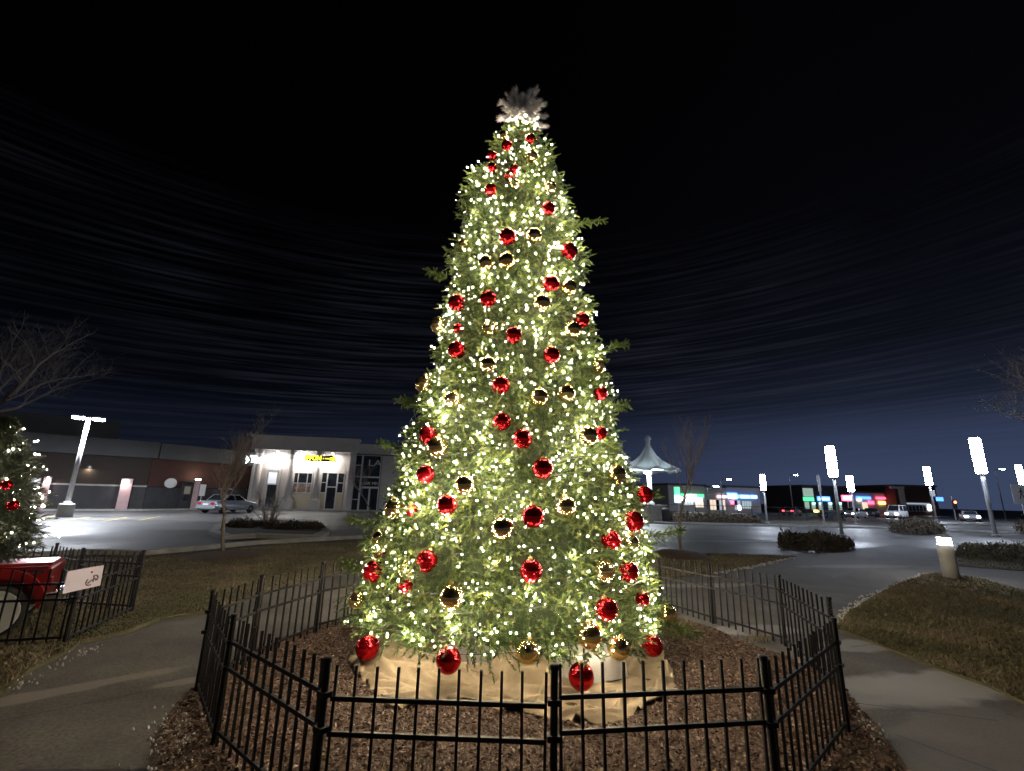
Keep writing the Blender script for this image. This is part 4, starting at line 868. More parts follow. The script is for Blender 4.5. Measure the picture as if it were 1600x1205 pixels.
# bay three: door between side windows
a = wb.rect((502, 739, 537, 770), RC); L_ = a[1]-a[0]; da, db = a[0]+L_*.26, a[0]+L_*.70
wb.window(sb, a[0], da-.05, a[2], a[3], RC+.03, 1, 2); wb.window(sb, db+.05, a[1], a[2], a[3], RC+.03, 1, 2)
dw = wb.window(sb, da, db, .1, a[3], RC+.035, 1, 2, name='door', zsplit=[.1, 2.35, a[3]], fw=.09)
wb.B('handle', M['chrome'], dw, (db-.2, db-.16, 1.0, 1.3, RC+.08, RC+.12)); wb.B('apron_panel', M['stucco_tan'], sb, (a[0]-.1, da-.1, .15, a[2]-.1, RC, RC+.06)); wb.B('apron_panel', M['stucco_tan'], sb, (db+.1, a[1]+.05, .15, a[2]-.1, RC, RC+.06))
# signs: things of their own on the front
g_ = thing('shop_sign', tuple(wb.at(wb.uz(412, 719)[0], wb.uz(412, 724)[1], .3)), 'glowing white shop sign with a diamond mark, left one on the white building', 'sign')
ul = wb.uz(391, 719, .3)[0]; ur = wb.uz(449, 719, .3)[0]; zb = wb.uz(420, 724, .3)[1]; zh = wb.uz(420, 712, .3)[1]
wb.text('lettering', 'The Pulstone', M['sign_white'], g_, ul, zb+.05, .34, (zh-zb)*1.2, ur-ul, bold=.035)
ud, zd = wb.uz(384.5, 718.5, .3); k = MB(); k.prism([wb.at(ud-.34, zd, .3), wb.at(ud, zd-.40, .3), wb.at(ud+.34, zd, .3), wb.at(ud, zd+.40, .3)], (0, 0, 0), wb.n*.08); k.prism([wb.at(ud-.62, zd-.06, .3), wb.at(ud-.35, zd-.06, .3), wb.at(ud-.35, zd+.06, .3), wb.at(ud-.62, zd+.06, .3)], (0, 0, 0), wb.n*.08); k.build('diamond', M['sign_white'], g_)
wb.B('raceway', M['frame'], g_, (ud-.3, ur, zb-.02, zb+.04, .26, .34))
g_ = thing('shop_sign', tuple(wb.at(wb.uz(495, 722)[0], wb.uz(495, 728)[1], .3)), 'black sign with yellow letters and a white round badge over a glowing white bar', 'sign')
a = wb.rect((475, 711, 525, 721), .3); ee = (a[3]-a[2])
k = MB(); k.prism([wb.at(a[0], a[2], .28), wb.at(a[1]+.1, a[2], .28), wb.at(a[1]-.1, a[3]-.1, .28), wb.at(a[0]+(a[1]-a[0])*.85, a[3], .28), wb.at(a[0]+(a[1]-a[0])*.6, a[3]-.12, .28), wb.at(a[0]+.1, a[3], .28)], (0, 0, 0), wb.n*.05); k.build('backing', M['dark'], g_)
wb.text('lettering', 'IPPON', M['sign_yellow'], g_, a[0]+.12, a[2]+.10, .35, ee*1.0, (a[1]-a[0])*.50, bold=.03)
us = a[0]+(a[1]-a[0])*.60; wd = (a[1]-a[0]); k = MB(); zc_ = a[2]+ee*.45
wb.box(k, us-.02, us+.08, zc_-.05, zc_+.05, .34, .37); wb.box(k, us+.2, us+wd*.17+.12, zc_-.04, zc_+.05, .34, .37)
vx = us+wd*.31                                           # the two written characters: one stroke, then the character for origin
wb.box(k, vx-.3, vx+.3, zc_+.06, zc_+.13, .34, .37); wb.box(k, vx-.035, vx+.035, a[2]+.06, zc_+.06, .34, .37); wb.box(k, vx-.035, vx+.035, zc_+.13, zc_+.24, .34, .37); wb.box(k, vx-.14, vx-.05, a[2]+.14, a[2]+.20, .34, .37); wb.box(k, vx+.05, vx+.14, a[2]+.14, a[2]+.20, .34, .37)
for s_ in (-1, 1): k.bar(wb.at(vx+.04*s_, zc_+.05, .355), wb.at(vx+.3*s_, a[2]+.12, .355), .06, .03, up=tuple(wb.n))
k.build('characters', M['sign_yellow'], g_)
ub, zb_ = wb.uz(468, 716, .3); k = MB(); rr = .46
k.prism([wb.at(ub+rr*math.cos(t), zb_+rr*math.sin(t), .3) for t in np.linspace(0, 6.283, 25)[:-1]], (0, 0, 0), wb.n*.08); k.build('badge', M['sign_white'], g_)
wb.text('numeral', '1', M['dark'], g_, ub-.07, zb_-.2, .40, .5)
a = wb.rect((461, 722, 526, 728), .3); wb.B('light_bar', M['sign_white'], g_, (a[0], a[1], a[2], a[3], .26, .36))
for (px, py) in ((433, 711), (476, 708), (520, 709)):
    ud, zd = wb.uz(px, py, .05); k = MB(); k.lathe([(.10, -.10), (.10, 0), (.05, .02)], tuple(wb.at(ud, zc-.15, .02)), 14); o = k.build('downlight', M['grey_metal'], sb)
    k = MB(); k.lathe([(.01, -.13), (.085, -.13), (.085, -.101), (.01, -.101)], tuple(wb.at(ud, zc-.15, .02)), 14); k.build('bulb', M['downlight'], o)
    L = bpy.data.lights.new('downlight_light', 'AREA'); L.shape = 'DISK'; L.size = .2; L.energy = 75; L.color = (1.0, .88, .76); lo = bpy.data.objects.new('downlight_light', L); C.objects.link(lo); p = wb.at(ud, zc-.32, .12)-Vector(ORG[sb.name]); lo.parent = sb; lo.location = p
# --- glass entrance bay to the right
eb = thing('clinic_building', tuple(wb.at(wb.uz(600, 798)[0], 0, 0)), 'darker wing with a tall glass entrance beside the white shops', 'building')
e0 = u1+.12; e1 = e0+9.5; ze = wb.uz(590, 695, -.4)[1]; zl = wb.uz(590, 711, -.4)[1]
wb.B('parapet', M['stucco'], eb, (e0, e1, zl, ze, -9.5, -.3)); wb.B('wall', M['stucco'], eb, (e0+4.6, e1, 0, zl, -9.5, -.45)); wb.B('back_wall', M['brick_dark'], eb, (e0, e0+4.6, 0, zl, -9.5, -1.2)); wb.B('canopy', M['dark'], eb, (e0-.05, e1, zl-.08, zl, -.3, .15))
a = wb.rect((556, 714, 560, 797), -.3); s0 = wb.uz(551, 760, -.3)[0]; s1 = wb.uz(562, 760, -.3)[0]; s2_ = wb.uz(592, 760, -.3)[0]; ztr = wb.uz(575, 745, -.3)[1]; zdr = wb.uz(575, 761, -.3)[1]
wb.window(eb, s0, s1, .05, zl-.1, -.3, 1, 4, name='sidelight', zsplit=[.05, 1.15, ztr, (ztr+zl)/2, zl-.1], fw=.08)
wb.window(eb, s1+.08, s2_, ztr, zl-.1, -.32, 1, 1, name='upper_window', fw=.08); tr2 = wb.window(eb, s1+.08, s2_, zdr, ztr-.08, -.32, 1, 1, name='transom', fw=.08)
for q in (0, 1):
    da = s1+.08+(s2_-s1-.08)*q/2; db = da+(s2_-s1-.08)/2
    dw = wb.window(eb, da+.05*q, db-.0, .05, zdr-.1, -.30, 1, 1, name='door', fw=.11); wb.B('handle', M['chrome'], dw, ((db-.2 if q == 0 else da+.2), (db-.16 if q == 0 else da+.24), .9, 1.3, -.26, -.2))
wb.B('flank', M['stucco'], eb, (s2_+.1, e0+4.6, 0, zl-.08, -1.2, -.4))
g_ = thing('clinic_sign', tuple(wb.at(s1, zl-1, -.2)), 'large pale slanted letters high on the dark glass entrance', 'sign'); ua, za = wb.uz(576, 728, -.2); wb.text('lettering', 'LASIK', M['frame'], g_, ua, za, -.2, .95, wb.uz(622, 722, -.2)[0]-ua)
g_ = thing('clinic_sign', tuple(wb.at(s1, ztr-.8, -.2)), 'small white lettering on the transom above the glass double door', 'sign'); ua, za = wb.uz(564, 757, -.2); wb.text('lettering', 'LASIK MD', M['white'], g_, ua, za, -.27, .42, wb.uz(590, 755, -.2)[0]-ua)
# --- low glazed link on the left
lk = thing('glazed_link', tuple(wb.at(u0-1.5, 0, -.6)), 'low dark glazed wing between the brick store and the white shops', 'building')
zr = wb.uz(365, 713, -.6)[1]; wb.B('fascia', M['fascia'], lk, (u0-4.2, u0-.12, zr-.9, zr, -9, -.55)); wb.B('wall', M['cmu'], lk, (u0-4.2, u0-.12, 0, 1.2, -9, -.6)); wb.window(lk, u0-4.1, u0-.2, 1.25, zr-.95, -.6, 3, 2, [M['glass'], M['cool_win'], M['glass'], M['glass'], M['glass'], M['cool_win']])
wb.B('inner_wall', M['brick_dark'], lk, (u0-4.2, u0-.12, 1.2, zr-.9, -9, -1.6))
# --- brick store at the left
st_b = thing('brick_store', (A1[0], A1[1], 0), 'long low brick store with a pale fascia at the far left', 'building')
A0 = (-47.0, 24.1); wa = Wall(A0, A1); wr = Wall(A1, A2)
zf = wa.uz(200, 714)[1]; zt2 = wa.uz(200, 688)[1]; La = wa.L; Lr = wr.L
wa.B('wall', M['brick_dark'], st_b, (0, La-.05, 1.9, zf, -14, 0)); wa.B('base_course', M['cmu'], st_b, (0, La-.03, 0, 1.85, -14, .04)); wa.B('ledge', M['concrete'], st_b, (0, La-.02, 1.852, 1.98, -.1, .1)); wa.B('fascia', M['fascia'], st_b, (0, La+.30, zf, zt2, -14, .3))
wr.B('side_wall', M['brick'], st_b, (.0, Lr, 1.9, zf-.01, -10, -.003)); wr.B('side_base_course', M['cmu'], st_b, (.0, Lr, 0, 1.86, -10, .03)); wr.B('side_fascia', M['fascia'], st_b, (.302, Lr, zf+.0, zt2-.012, -10, .297))
wa.B('upper_block', M['fascia'], st_b, (La-11, La-2.5, zt2-.3, wa.uz(150, 655, -4)[1], -13, -4))
ua = wa.uz(194, 772)[0]; wa.B('pier', M['pink_lit'], st_b, (ua-.36, ua+.36, 0, wa.uz(194, 748)[1], .041, .35))
ua, za = wa.uz(140, 729); k = MB(); k.lathe([(.05, .1), (.16, 0), (.16, -.12), (.1, -.12)], tuple(wa.at(ua, za, .16)), 12); k.build('wall_light', M['grey_metal'], st_b)
def small_lamp(w, u, z, d, e, col, par, size=.15):
    L = bpy.data.lights.new('wall_lamp_light', 'AREA'); L.shape = 'DISK'; L.size = size; L.energy = e; L.color = col; o = bpy.data.objects.new('wall_lamp_light', L); C.objects.link(o); o.parent = par; o.location = w.at(u, z, d)-Vector(ORG[par.name])
small_lamp(wa, ua, za-.14, .16, 10, (1, .8, .6), st_b)
ub, zb = wa.uz(196, 751); wa.B('pier_light', M['sign_white'], st_b, (ub-.2, ub+.2, zb-.12, zb, .36, .5)); small_lamp(wa, ub, zb-.15, .6, 12, (1, .78, .78), st_b)
a = wa.rect((38, 747, 58, 790)); wa.window(st_b, a[0], a[1], .1, a[3], .06, 2, 2, [M['neon_blue'] if False else M['cool_win']], name='door'); b_ = wa.rect((64, 745, 76, 790)); wa.B('door_pier', M['pink_lit'], st_b, (b_[0], b_[1], 0, b_[3], .041, .3)); small_lamp(wa, (b_[0]+b_[1])/2, b_[3]-.1, .55, 14, (1, .76, .8), st_b)
# things in front of the side wall
ux, zx = wr.uz(267, 755, .1); k = MB(); k.prism([wr.at(ux+.5*math.cos(t), zx+.42*math.sin(t), .04) for t in np.linspace(0, 6.283, 19)[:-1]], (0, 0, 0), wr.n*.06); tag(k.build('round_sign', M['white'], None), 'round white sign on the brick side wall of the store', 'sign')
g_ = thing('teller_machine', tuple(wr.at(wr.uz(292, 790, .3)[0], 0, .3)), 'cream drive up machine housing behind the silver car', 'machine'); a = wr.rect((284, 754, 299, 790), .3)
wr.B('housing', M['cmu'], g_, (a[0], a[1], 0, a[3], .035, .3)); wr.B('panel', M['stucco_tan'], g_, (a[0]+.15, a[1]-.15, a[3]-1.0, a[3]-.35, .3, .34)); wr.B('screen', M['glass'], g_, (a[0]+.2, a[1]-.2, a[3]-1.55, a[3]-1.1, .3, .33)); wr.B('hood', M['cmu'], g_, (a[0]-.1, a[1]+.1, a[3]+.002, a[3]+.12, .035, .6))
g_ = thing('lit_board', tuple(wr.at(wr.uz(312, 775, .8)[0], 0, .8)), 'pink lit post with a tilted white board behind the silver car', 'sign'); a = wr.rect((305, 750, 311, 772), .8); wr.B('post', M['pink_lit'], g_, (a[0], a[1], 0, a[3], .6, .85)); b_ = wr.rect((312, 757, 321, 775), .8); wr.B('board', M['white'], g_, (b_[0], b_[1], b_[2], b_[3], .7, .8)); wr.B('strut', M['grey_metal'], g_, ((b_[0]+b_[1])/2-.05, (b_[0]+b_[1])/2+.05, 0, b_[2], .72, .78)); wr.B('lamp', M['downlight'], g_, (a[0], a[1], a[3]+.01, a[3]+.08, .62, .83))
gx_, gy_ = gr(256, 795); k = MB(); k.tube([(gx_, gy_, 0), (gx_, gy_, 1.35)], .045, 8); k2 = thing('marker_post', (gx_, gy_, 0), 'thin white marker post with a small box, left of the silver car', 'post'); k.build('post', M['white'], k2); k = MB(); k.box(gx_-.14, gx_+.14, gy_-.1, gy_+.1, 1.35, 1.75); k.build('box', M['white'], k2)

# ---------------------------------------------------------------- cars
def car(loc, heading, label, paint, lights=None, van=False, group=None, L=4.5, tails=False):
    """heading: the way the nose points, radians from +x"""
    r = thing('parked_car' if group is None else 'car', (loc[0], loc[1], 0), label, 'van' if van else 'car', group); ORG[r.name] = (0, 0, 0); k = MB(); W = 1.76
    h1, h2 = (1.0, 1.42) if not van else (1.1, 2.0); l = L/2
    prof = [(-l, .38), (-l+.02, .82), (-l+.1, .93), (-l+.9, .98), (l-1.35, .95), (l-.25, .78), (l, .62), (l, .36), (l-.3, .24), (-l+.25, .24)]
    if van: prof = [(-l, .38), (-l+.02, 1.05), (l-1.2, 1.1), (l-.2, .95), (l, .7), (l, .36), (l-.3, .26), (-l+.25, .26)]
    k.prism([(x, -W/2, z) for x, z in prof], (0, 0, 0), (0, W, 0)); k.build('body', paint, r, True, bevel=.05)
    top = [(-l+.75, .95), (-l+1.25, h2), (l-2.1, h2), (l-1.25, .94)] if not van else [(-l+.03, 1.04), (-l+.12, h2), (l-1.6, h2), (l-.9, 1.06)]
    def gh(mb, sc, dz=0): 
        a = [(x, -W/2+.06 if i in (0, 3) else -W/2+.2, z+dz) for i, (x, z) in enumerate(top)]; b2 = [(x, -y, z) for x, y, z in a]; mb.add(a+b2, [(3, 2, 1, 0), (4, 5, 6, 7), (0, 1, 5, 4), (1, 2, 6, 5), (2, 3, 7, 6), (3, 0, 4, 7)])
    k = MB(); gh(k, 1); k.build('cabin', paint, r, bevel=.03)
    def quad(name, p, off, m=M['glass']):
        kk = MB(); n_ = (Vector(p[1])-Vector(p[0])).cross(Vector(p[3])-Vector(p[0])).normalized(); cn = sum((Vector(q) for q in p), Vector())/4
        if n_.dot(cn-Vector((0, 0, 1.0))) < 0: n_ = -n_
        c_ = [cn+(Vector(q)-cn)*.84 for q in p]; kk.prism(c_, n_*-.01, n_*.012); return kk.build(name, m, r)
    A_ = [(x, -W/2+.06 if i in (0, 3) else -W/2+.2, z) for i, (x, z) in enumerate(top)]; B_ = [(x, -y, z) for x, y, z in A_]
    quad('rear_window', [A_[0], A_[1], B_[1], B_[0]], 0); quad('windscreen', [A_[3], A_[2], B_[2], B_[3]], 0)
    for P_ in (A_, B_):
        m0 = tuple((Vector(P_[0])+Vector(P_[3]))/2); m1 = tuple((Vector(P_[1])+Vector(P_[2]))/2); quad('side_window', [P_[0], P_[1], m1, m0], 0); quad('side_window', [m0, m1, P_[2], P_[3]], 0)
    for x in (-l+.85, l-.85):
        for y in (-W/2+.10, W/2-.10): wheel(r, (x, y, .32), .32, .22, M['grey_metal'])
    for y in (-W/2+.28, W/2-.28):
        k = MB(); k.box(l-.10, l+.03, y-.17, y+.17, .60, .76); k.build('headlight', M['head_lamp'] if lights else M['frame'], r, bevel=.02)
        k = MB(); k.box(-l-.02, -l+.10, y-.17, y+.17, .66, .84); k.build('tail_light', M['tail_lamp'] if tails else M['tail_lens'], r, bevel=.015)
    k = MB(); k.box(-l-.06, -l+.06, -W/2+.04, W/2-.04, .36, .54); k.box(l-.06, l+.06, -W/2+.04, W/2-.04, .34, .52); k.build('bumper', paint, r, bevel=.03)
    k = MB(); k.box(-l-.015, -l+.03, -.25, .25, .62, .75); k.build('number_plate', M['white'], r)
    r.rotation_euler = (0, 0, heading); return r
ccx, ccy = gr(322, 802); car((ccx+.7, ccy+1.6), rad(78), 'silver sedan parked with its tail to us before the brick store', M['silver_paint'])
def cargo(px, py, head, label, paint, **kw):
    x, y = gr(px, py); return car((x, y), rad(head), label, paint, group='cars on the far street', **kw)
cargo(1238, 806, 45, 'dark car with glowing red tail lights at the left of the far street', M['dark_paint'], tails=True)
cargo(1337, 810, 215, 'silver car with headlights on under the small tube lamp', M['silver_paint'], lights=True)
cargo(1362, 808, 225, 'dark car right behind the silver car on the far street', M['dark_paint'])
cargo(1402, 810, 215, 'white van with one bright headlight before the tan brick shop', M['white'], lights=True, van=True)
cargo(1517, 815, 232, 'car with two glaring headlights left of the tallest tube lamp', M['silver_paint'], lights=True)
gx_, gy_ = gr(1298, 810); tl = thing('flatbed_trailer', (gx_, gy_, 0), 'long dark trailer with an orange marker lamp on the far street', 'trailer')
k = MB(); k.bar((gx_-4, gy_-2, .95), (gx_+4, gy_+2.2, .95), 2.2, .3); k.build('deck', M['dark'], tl); k = MB(); k.bar((gx_-4, gy_-3.2, .95), (gx_+4, gy_+1.0, .95), .05, .12); k.build('side_rail', M['pole_white'], tl)
for f_ in (-.6, -.45, .5): wheel(tl, (gx_+4*f_, gy_+2*f_-.6, .42), .42, .3, M['grey_metal'])
k = MB(); k.box(gx_-4.3, gx_-3.7, gy_-3.4, gy_-3.2, .8, 1.1); k.build('marker_lamp', M['orange_lamp'], tl)

# ---------------------------------------------------------------- white pavilion
pvx, pvy = gr(1018, 814)
pv = thing('pavilion', (pvx, pvy, 0), 'white pavilion with peaked canvas roofs on columns over a stone wall', 'pavilion')
def tent(cx_, cy_, zp, ze, R_):
    k = MB(); n = 8; prof = [(.04, 1.0), (.07, .96), (.10, .86), (.16, .74), (.28, .54), (.48, .33), (.74, .14), (1.0, .0)]; m_ = 48; vs = []; fs = []
    for q, h in prof:
        for j in range(m_):
            t = 6.2832*j/m_; sc = 1+.10*q*math.cos(n*t)*1.0; vs.append((cx_+R_*q*sc*math.cos(t), cy_+R_*q*sc*math.sin(t), ze+(zp-ze)*h+.16*q*math.cos(n*t)))
    for i in range(len(prof)-1):
        for j in range(m_): fs.append((i*m_+j, i*m_+(j+1) % m_, (i+1)*m_+(j+1) % m_, (i+1)*m_+j))
    k.add(vs, fs); o = k.build('canopy', M['canvas'], pv, True); o.modifiers.new('t', 'SOLIDIFY').thickness = .03
    k = MB(); k.lathe([(.12, 0), (.24, .08), (.2, .3), (.32, .42), (.26, .62), (.08, .78)], (cx_, cy_, zp-.1), 12); k.build('finial', M['canvas'], o, True)
    k = MB()
    for j in range(8):
        t = 6.2832*j/8; e = (cx_+R_*1.1*math.cos(t), cy_+R_*1.1*math.sin(t), ze+.06); k.tube([(cx_, cy_, ze+.1), e], .045, 5); t2 = 6.2832*(j+1)/8; k.tube([e, (cx_+R_*1.1*math.cos(t2), cy_+R_*1.1*math.sin(t2), ze+.06)], .04, 5)
    k.build('rib_frame', M['canvas'], pv); k = MB(); k.tube([(cx_, cy_, 1.4), (cx_, cy_, ze+.2)], .2, 14); k.lathe([(.36, 1.38), (.36, 1.55), (.2, 1.75)], (cx_, cy_, 0), 16); k.lathe([(.2, ze-.5), (.34, ze-.1), (.34, ze)], (cx_, cy_, 0), 16); k.build('column', M['canvas'], pv, True)
zp = hz(1012, 692, pvx, pvy); ze_ = hz(1018, 736, pvx, pvy); tent(pvx, pvy, zp, ze_, 2.65); tent(pvx-1.0, pvy+6.5, zp+.35, ze_+.15, 2.65); tent(pvx-2.6, pvy+12, zp+.6, ze_+.3, 2.65)
k = MB()
random.seed(5)
wl = MB(); wl.box(pvx-3.2, pvx+1.1, pvy-.45, pvy+14, 0, 1.30); wl.build('plinth', M['concrete'], pv)
STN = MB(); STN.box(-.5, .5, -.05, .05, -.5, .5); so = STN.build('stone', M['stone'], bevel=.06); SM = so.data; bpy.data.objects.remove(so)
for r_ in range(4):
    x = pvx-3.2
    while x < pvx+1.05:
        w_ = random.uniform(.32, .6); w_ = min(w_, pvx+1.1-x); put('stone', SM, pv, (x+w_/2, pvy-.47-random.random()*.03, .16+r_*.32), (w_-.03, 1, .29)); x += w_
cpx = MB(); cpx.box(pvx-3.35, pvx+1.25, pvy-.62, pvy+14, 1.301, 1.40); cpx.build('coping', M['concrete'], pv)
for p_ in ((pvx+.0, pvy-.0, ze_-.35),):  # light and lamp body added under the tent to brighten the canvas
    L = bpy.data.lights.new('pavilion_fill_light', 'POINT'); L.energy = 800; L.shadow_soft_size = .15; L.color = (.85, .95, 1); o = bpy.data.objects.new('pavilion_fill_light', L); C.objects.link(o); o.parent = pv; o.location = (-.5, -.5, ze_-.35)
    k = MB(); k.lathe([(.04, .12), (.13, .05), (.13, -.05), (.05, -.1)], (pvx-.5, pvy-.5, ze_-.12), 10); k.build('added_fill_lamp', M['sign_white'], pv)
gx_, gy_ = gr(1041, 815); k = MB(); k.lathe([(.30, 0), (.36, .95), (.40, 1.0), (.40, 1.08), (.2, 1.18)], (gx_, gy_, 0), 16); bn = k.build('litter_bin', M['dark'], None, True); tag(bn, 'black litter bin beside the stone wall of the pavilion', 'bin')
# railing along the verge
rl_ = thing('street_railing', (20, 46.5, 0), 'thin dark railing with posts in front of the far shops', 'railing')
ra, rb2 = (14.5, 47.6), (37, 51.5)
for i in range(15):
    t = i/14; x = ra[0]+(rb2[0]-ra[0])*t; y = ra[1]+(rb2[1]-ra[1])*t; k = MB(); k.tube([(x, y, 0), (x, y, 1.45)], .035, 6); k.build('post', M['iron'], rl_)
for h_ in (.75, 1.4): k = MB(); k.bar((*ra, h_), (*rb2, h_), .04); k.build('rail', M['iron'], rl_)

# ---------------------------------------------------------------- far shops
def shop_row(name, p0, p1, h, label, wallm, base):
    w = Wall(p0, p1); r = thing(name, (*[(a+b)/2 for a, b in zip(p0, p1)], 0), label, 'building'); w.B('wall', wallm, r, (0, w.L, 0, h, -12, 0)); w.B('parapet', M['fascia'], r, (-.2, w.L+.2, h, h+.35, -12.2, .25)); return w, r
s1w, s1 = shop_row('corner_shop', gr(1046, 799.0), gr(1104, 800.0), 4.6, 'far shop with green and white lit fascia behind the young tree', M['stucco'], 0)
def sign_band(w, par, pxbox, m, name='sign_band', d=.3, letters=0, lm=None):
    a = w.rect(pxbox, d); o = w.B(name, m, par, (*a, d-.2, d))
    if letters:
        k = MB(); n = letters; L_ = a[1]-a[0]
        for i in range(n):
            c_ = a[0]+L_*(i+.5)/n; ww = L_/n*random.uniform(.28, .38); w.box(k, c_-ww, c_+ww, a[2]+(a[3]-a[2])*.18, a[3]-(a[3]-a[2])*.18, d+.01, d+.06)
        k.build('letter_blocks', lm, o)
    return o
sign_band(s1w, s1, (1064, 772, 1100, 777), M['neon_green']); sign_band(s1w, s1, (1070, 772.5, 1088, 776.5), M['neon_pink'], d=.4, name='lit_sign'); sign_band(s1w, s1, (1064, 778, 1097, 782), M['sign_white'], name='light_strip')
a = s1w.rect((1066, 783, 1083, 790), 0); s1w.window(s1, *a, .05, 4, 1, [M['cool_win']]); a = s1w.rect((1086, 783, 1099, 793), 0); s1w.window(s1, *a, .05, 3, 1, [M['warm_win']])
s2w, s2b = shop_row('gabled_shop', gr(1104.5, 800.0), gr(1136, 800.5), 4.4, 'far shop with a pointed pale gable and pink lit sign', M['stucco'], 0)
a = s2w.rect((1106, 762, 1134, 770), .1); k = MB(); k.prism([s2w.at(a[0], a[2], .3), s2w.at(a[1], a[2], .3), s2w.at((a[0]+a[1])/2, a[3]+.2, .3)], (0, 0, 0), s2w.n*-4); k.build('gable', M['canvas'], s2b)
sign_band(s2w, s2b, (1122, 774.5, 1135, 778), M['neon_pink']); a = s2w.rect((1104, 781, 1133, 797), 0); s2w.window(s2b, *a, .05, 6, 2, [M['glass'], M['warm_win'], M['warm_win'], M['glass'], M['cool_win'], M['warm_win']])
s3w, s3 = shop_row('blue_fascia_shop', gr(1136.5, 800.5), gr(1190, 801.5), 4.6, 'far shop with bright blue fascia and white lettering', M['stucco'], 0)
sign_band(s3w, s3, (1137, 770, 1152, 779), M['neon_blue']); sign_band(s3w, s3, (1139, 774, 1151, 779), M['sign_white'], d=.4, name='lit_sign'); sign_band(s3w, s3, (1153, 773.5, 1183, 779), M['neon_blue']); sign_band(s3w, s3, (1158, 774.5, 1171, 778.5), M['neon_cyan'], d=.4, name='lit_sign'); sign_band(s3w, s3, (1174, 775, 1183, 778.5), M['neon_cyan'], d=.4, name='lit_sign')
sign_band(s3w, s3, (1142, 783, 1147, 788), M['neon_red'], name='window_poster', d=.12); a = s3w.rect((1147, 782, 1157, 797), 0); s3w.window(s3, *a, .06, 2, 2, [M['cool_win'], M['sign_white'], M['glass'], M['cool_win']], name='door'); a = s3w.rect((1159, 783, 1174, 795), 0); s3w.window(s3, *a, .05, 4, 1, [M['cool_win'], M['pale_win']])
gx_, gy_ = gr(1060, 806); py_ = thing('pylon_sign', (gx_, gy_, 0), 'tall narrow green and white pylon sign behind the young tree', 'sign'); zt_ = hz(1059.5, 761, gx_, gy_)
k = MB(); k.tube([(gx_, gy_, 0), (gx_, gy_, 1.6)], .1, 8); k.build('pole', M['grey_metal'], py_); k = MB(); k.box(gx_-.32, gx_+.32, gy_-.15, gy_+.15, 1.6, zt_*.72); k.build('lower_panel', M['neon_cyan'], py_); k = MB(); k.box(gx_-.32, gx_+.32, gy_-.15, gy_+.15, zt_*.73, zt_); k.build('upper_panel', M['neon_green'], py_)
s4w, s4 = shop_row('filling_station', gr(1258, 801.5), gr(1330, 803), 5.6, 'far pale green lit station building with a teal band and lit columns', M['cmu'], 0)
sign_band(s4w, s4, (1256, 777, 1272, 783), M['neon_green']); sign_band(s4w, s4, (1278, 776, 1297, 783), M['neon_blue'], d=.25); sign_band(s4w, s4, (1280, 778.5, 1296, 780.5), M['neon_cyan'], d=.4, name='lit_sign'); a = s4w.rect((1255, 763, 1270, 776), .1); s4w.B('lit_gable', M['pale_win'], s4, (*a, 0, .2)); a = s4w.rect((1258, 784, 1264, 795), .1); s4w.B('lit_door', M['pale_win'], s4, (*a, 0, .2))
for px in (1272, 1283, 1298, 1313): a = s4w.rect((px-2, 785, px+2, 797), .3); s4w.B('lit_column', M['pale_win'], s4, (*a, .0, .35)); a = s4w.rect((px-2, 785, px+2, 788), .5); s4w.B('column_lamp', M['neon_cyan'], s4, (*a, .36, .5))
s5w, s5 = shop_row('far_strip_mall', gr(1332, 803), gr(1400, 804.5), 4.6, 'far row of shops with small red and blue neon signs', M['stucco'], 0)
for bx_, m_ in [((1339, 776, 1361, 780), 'neon_blue'), ((1341, 779, 1346, 782), 'sign_white'), ((1385, 777, 1400, 781), 'neon_blue'), ((1370, 777, 1384, 780), 'neon_red'), ((1358, 783, 1366, 788), 'neon_red'), ((1374, 784, 1384, 788), 'orange_lamp'), ((1349, 785, 1356, 796), 'warm_win'), ((1391, 783, 1402, 789), 'warm_win')]: sign_band(s5w, s5, bx_, M[m_], d=.3+.002*bx_[0]/1000, name='neon_sign')
gx_, gy_ = gr(1331, 808); ns = thing('neon_sign', (gx_, gy_, 0), 'bright red neon sign on a post under the small tube lamp', 'sign'); z0_ = hz(1330, 783, gx_, gy_); z1_ = hz(1330, 774, gx_, gy_)
k = MB(); k.tube([(gx_, gy_+.4, 0), (gx_, gy_+.4, z0_)], .1, 8); k.build('post', M['grey_metal'], ns); k = MB(); k.box(gx_-.9, gx_+.9, gy_+.3, gy_+.5, z0_, z1_); k.build('panel', M['neon_red'], ns, bevel=.08); k = MB()
for x_ in (-.55, -.15, .35): k.box(gx_+x_-.12, gx_+x_+.16, gy_+.22, gy_+.29, z0_+.25, z1_-.25)
k.build('letter_blocks', M['neon_pink'], ns)
s6w, s6 = shop_row('tan_brick_shop', gr(1405, 805), gr(1470, 806.5), 6.2, 'far tan brick shop with a flared corner and a lit white frame', M['brick'], 0)
a = s6w.rect((1407, 764, 1414, 800), .2); s6w.B('corner_pier', M['stucco'], s6, (a[0], a[1], 0, a[3], 0, .4)); s6w.B('flare', M['stucco'], s6, (a[0]-2, a[1], a[3]+.01, a[3]+.5, 0, .6)); sign_band(s6w, s6, (1418, 786, 1453, 788.5), M['cool_win'], name='lit_frame'); sign_band(s6w, s6, (1451, 789, 1455, 798), M['sign_white'], name='lit_post', d=.32); a = s6w.rect((1420, 790, 1448, 799), .1); s6w.window(s6, *a, .05, 5, 1)
sign_band(s6w, s6, (1464, 777, 1474, 783), M['neon_blue'], name='neon_sign')
gx_, gy_ = gr(1494, 812); ts = thing('traffic_light', (gx_, gy_, 0), 'traffic light showing red right of the tan brick shop', 'traffic light'); zr_ = hz(1493, 785, gx_, gy_)
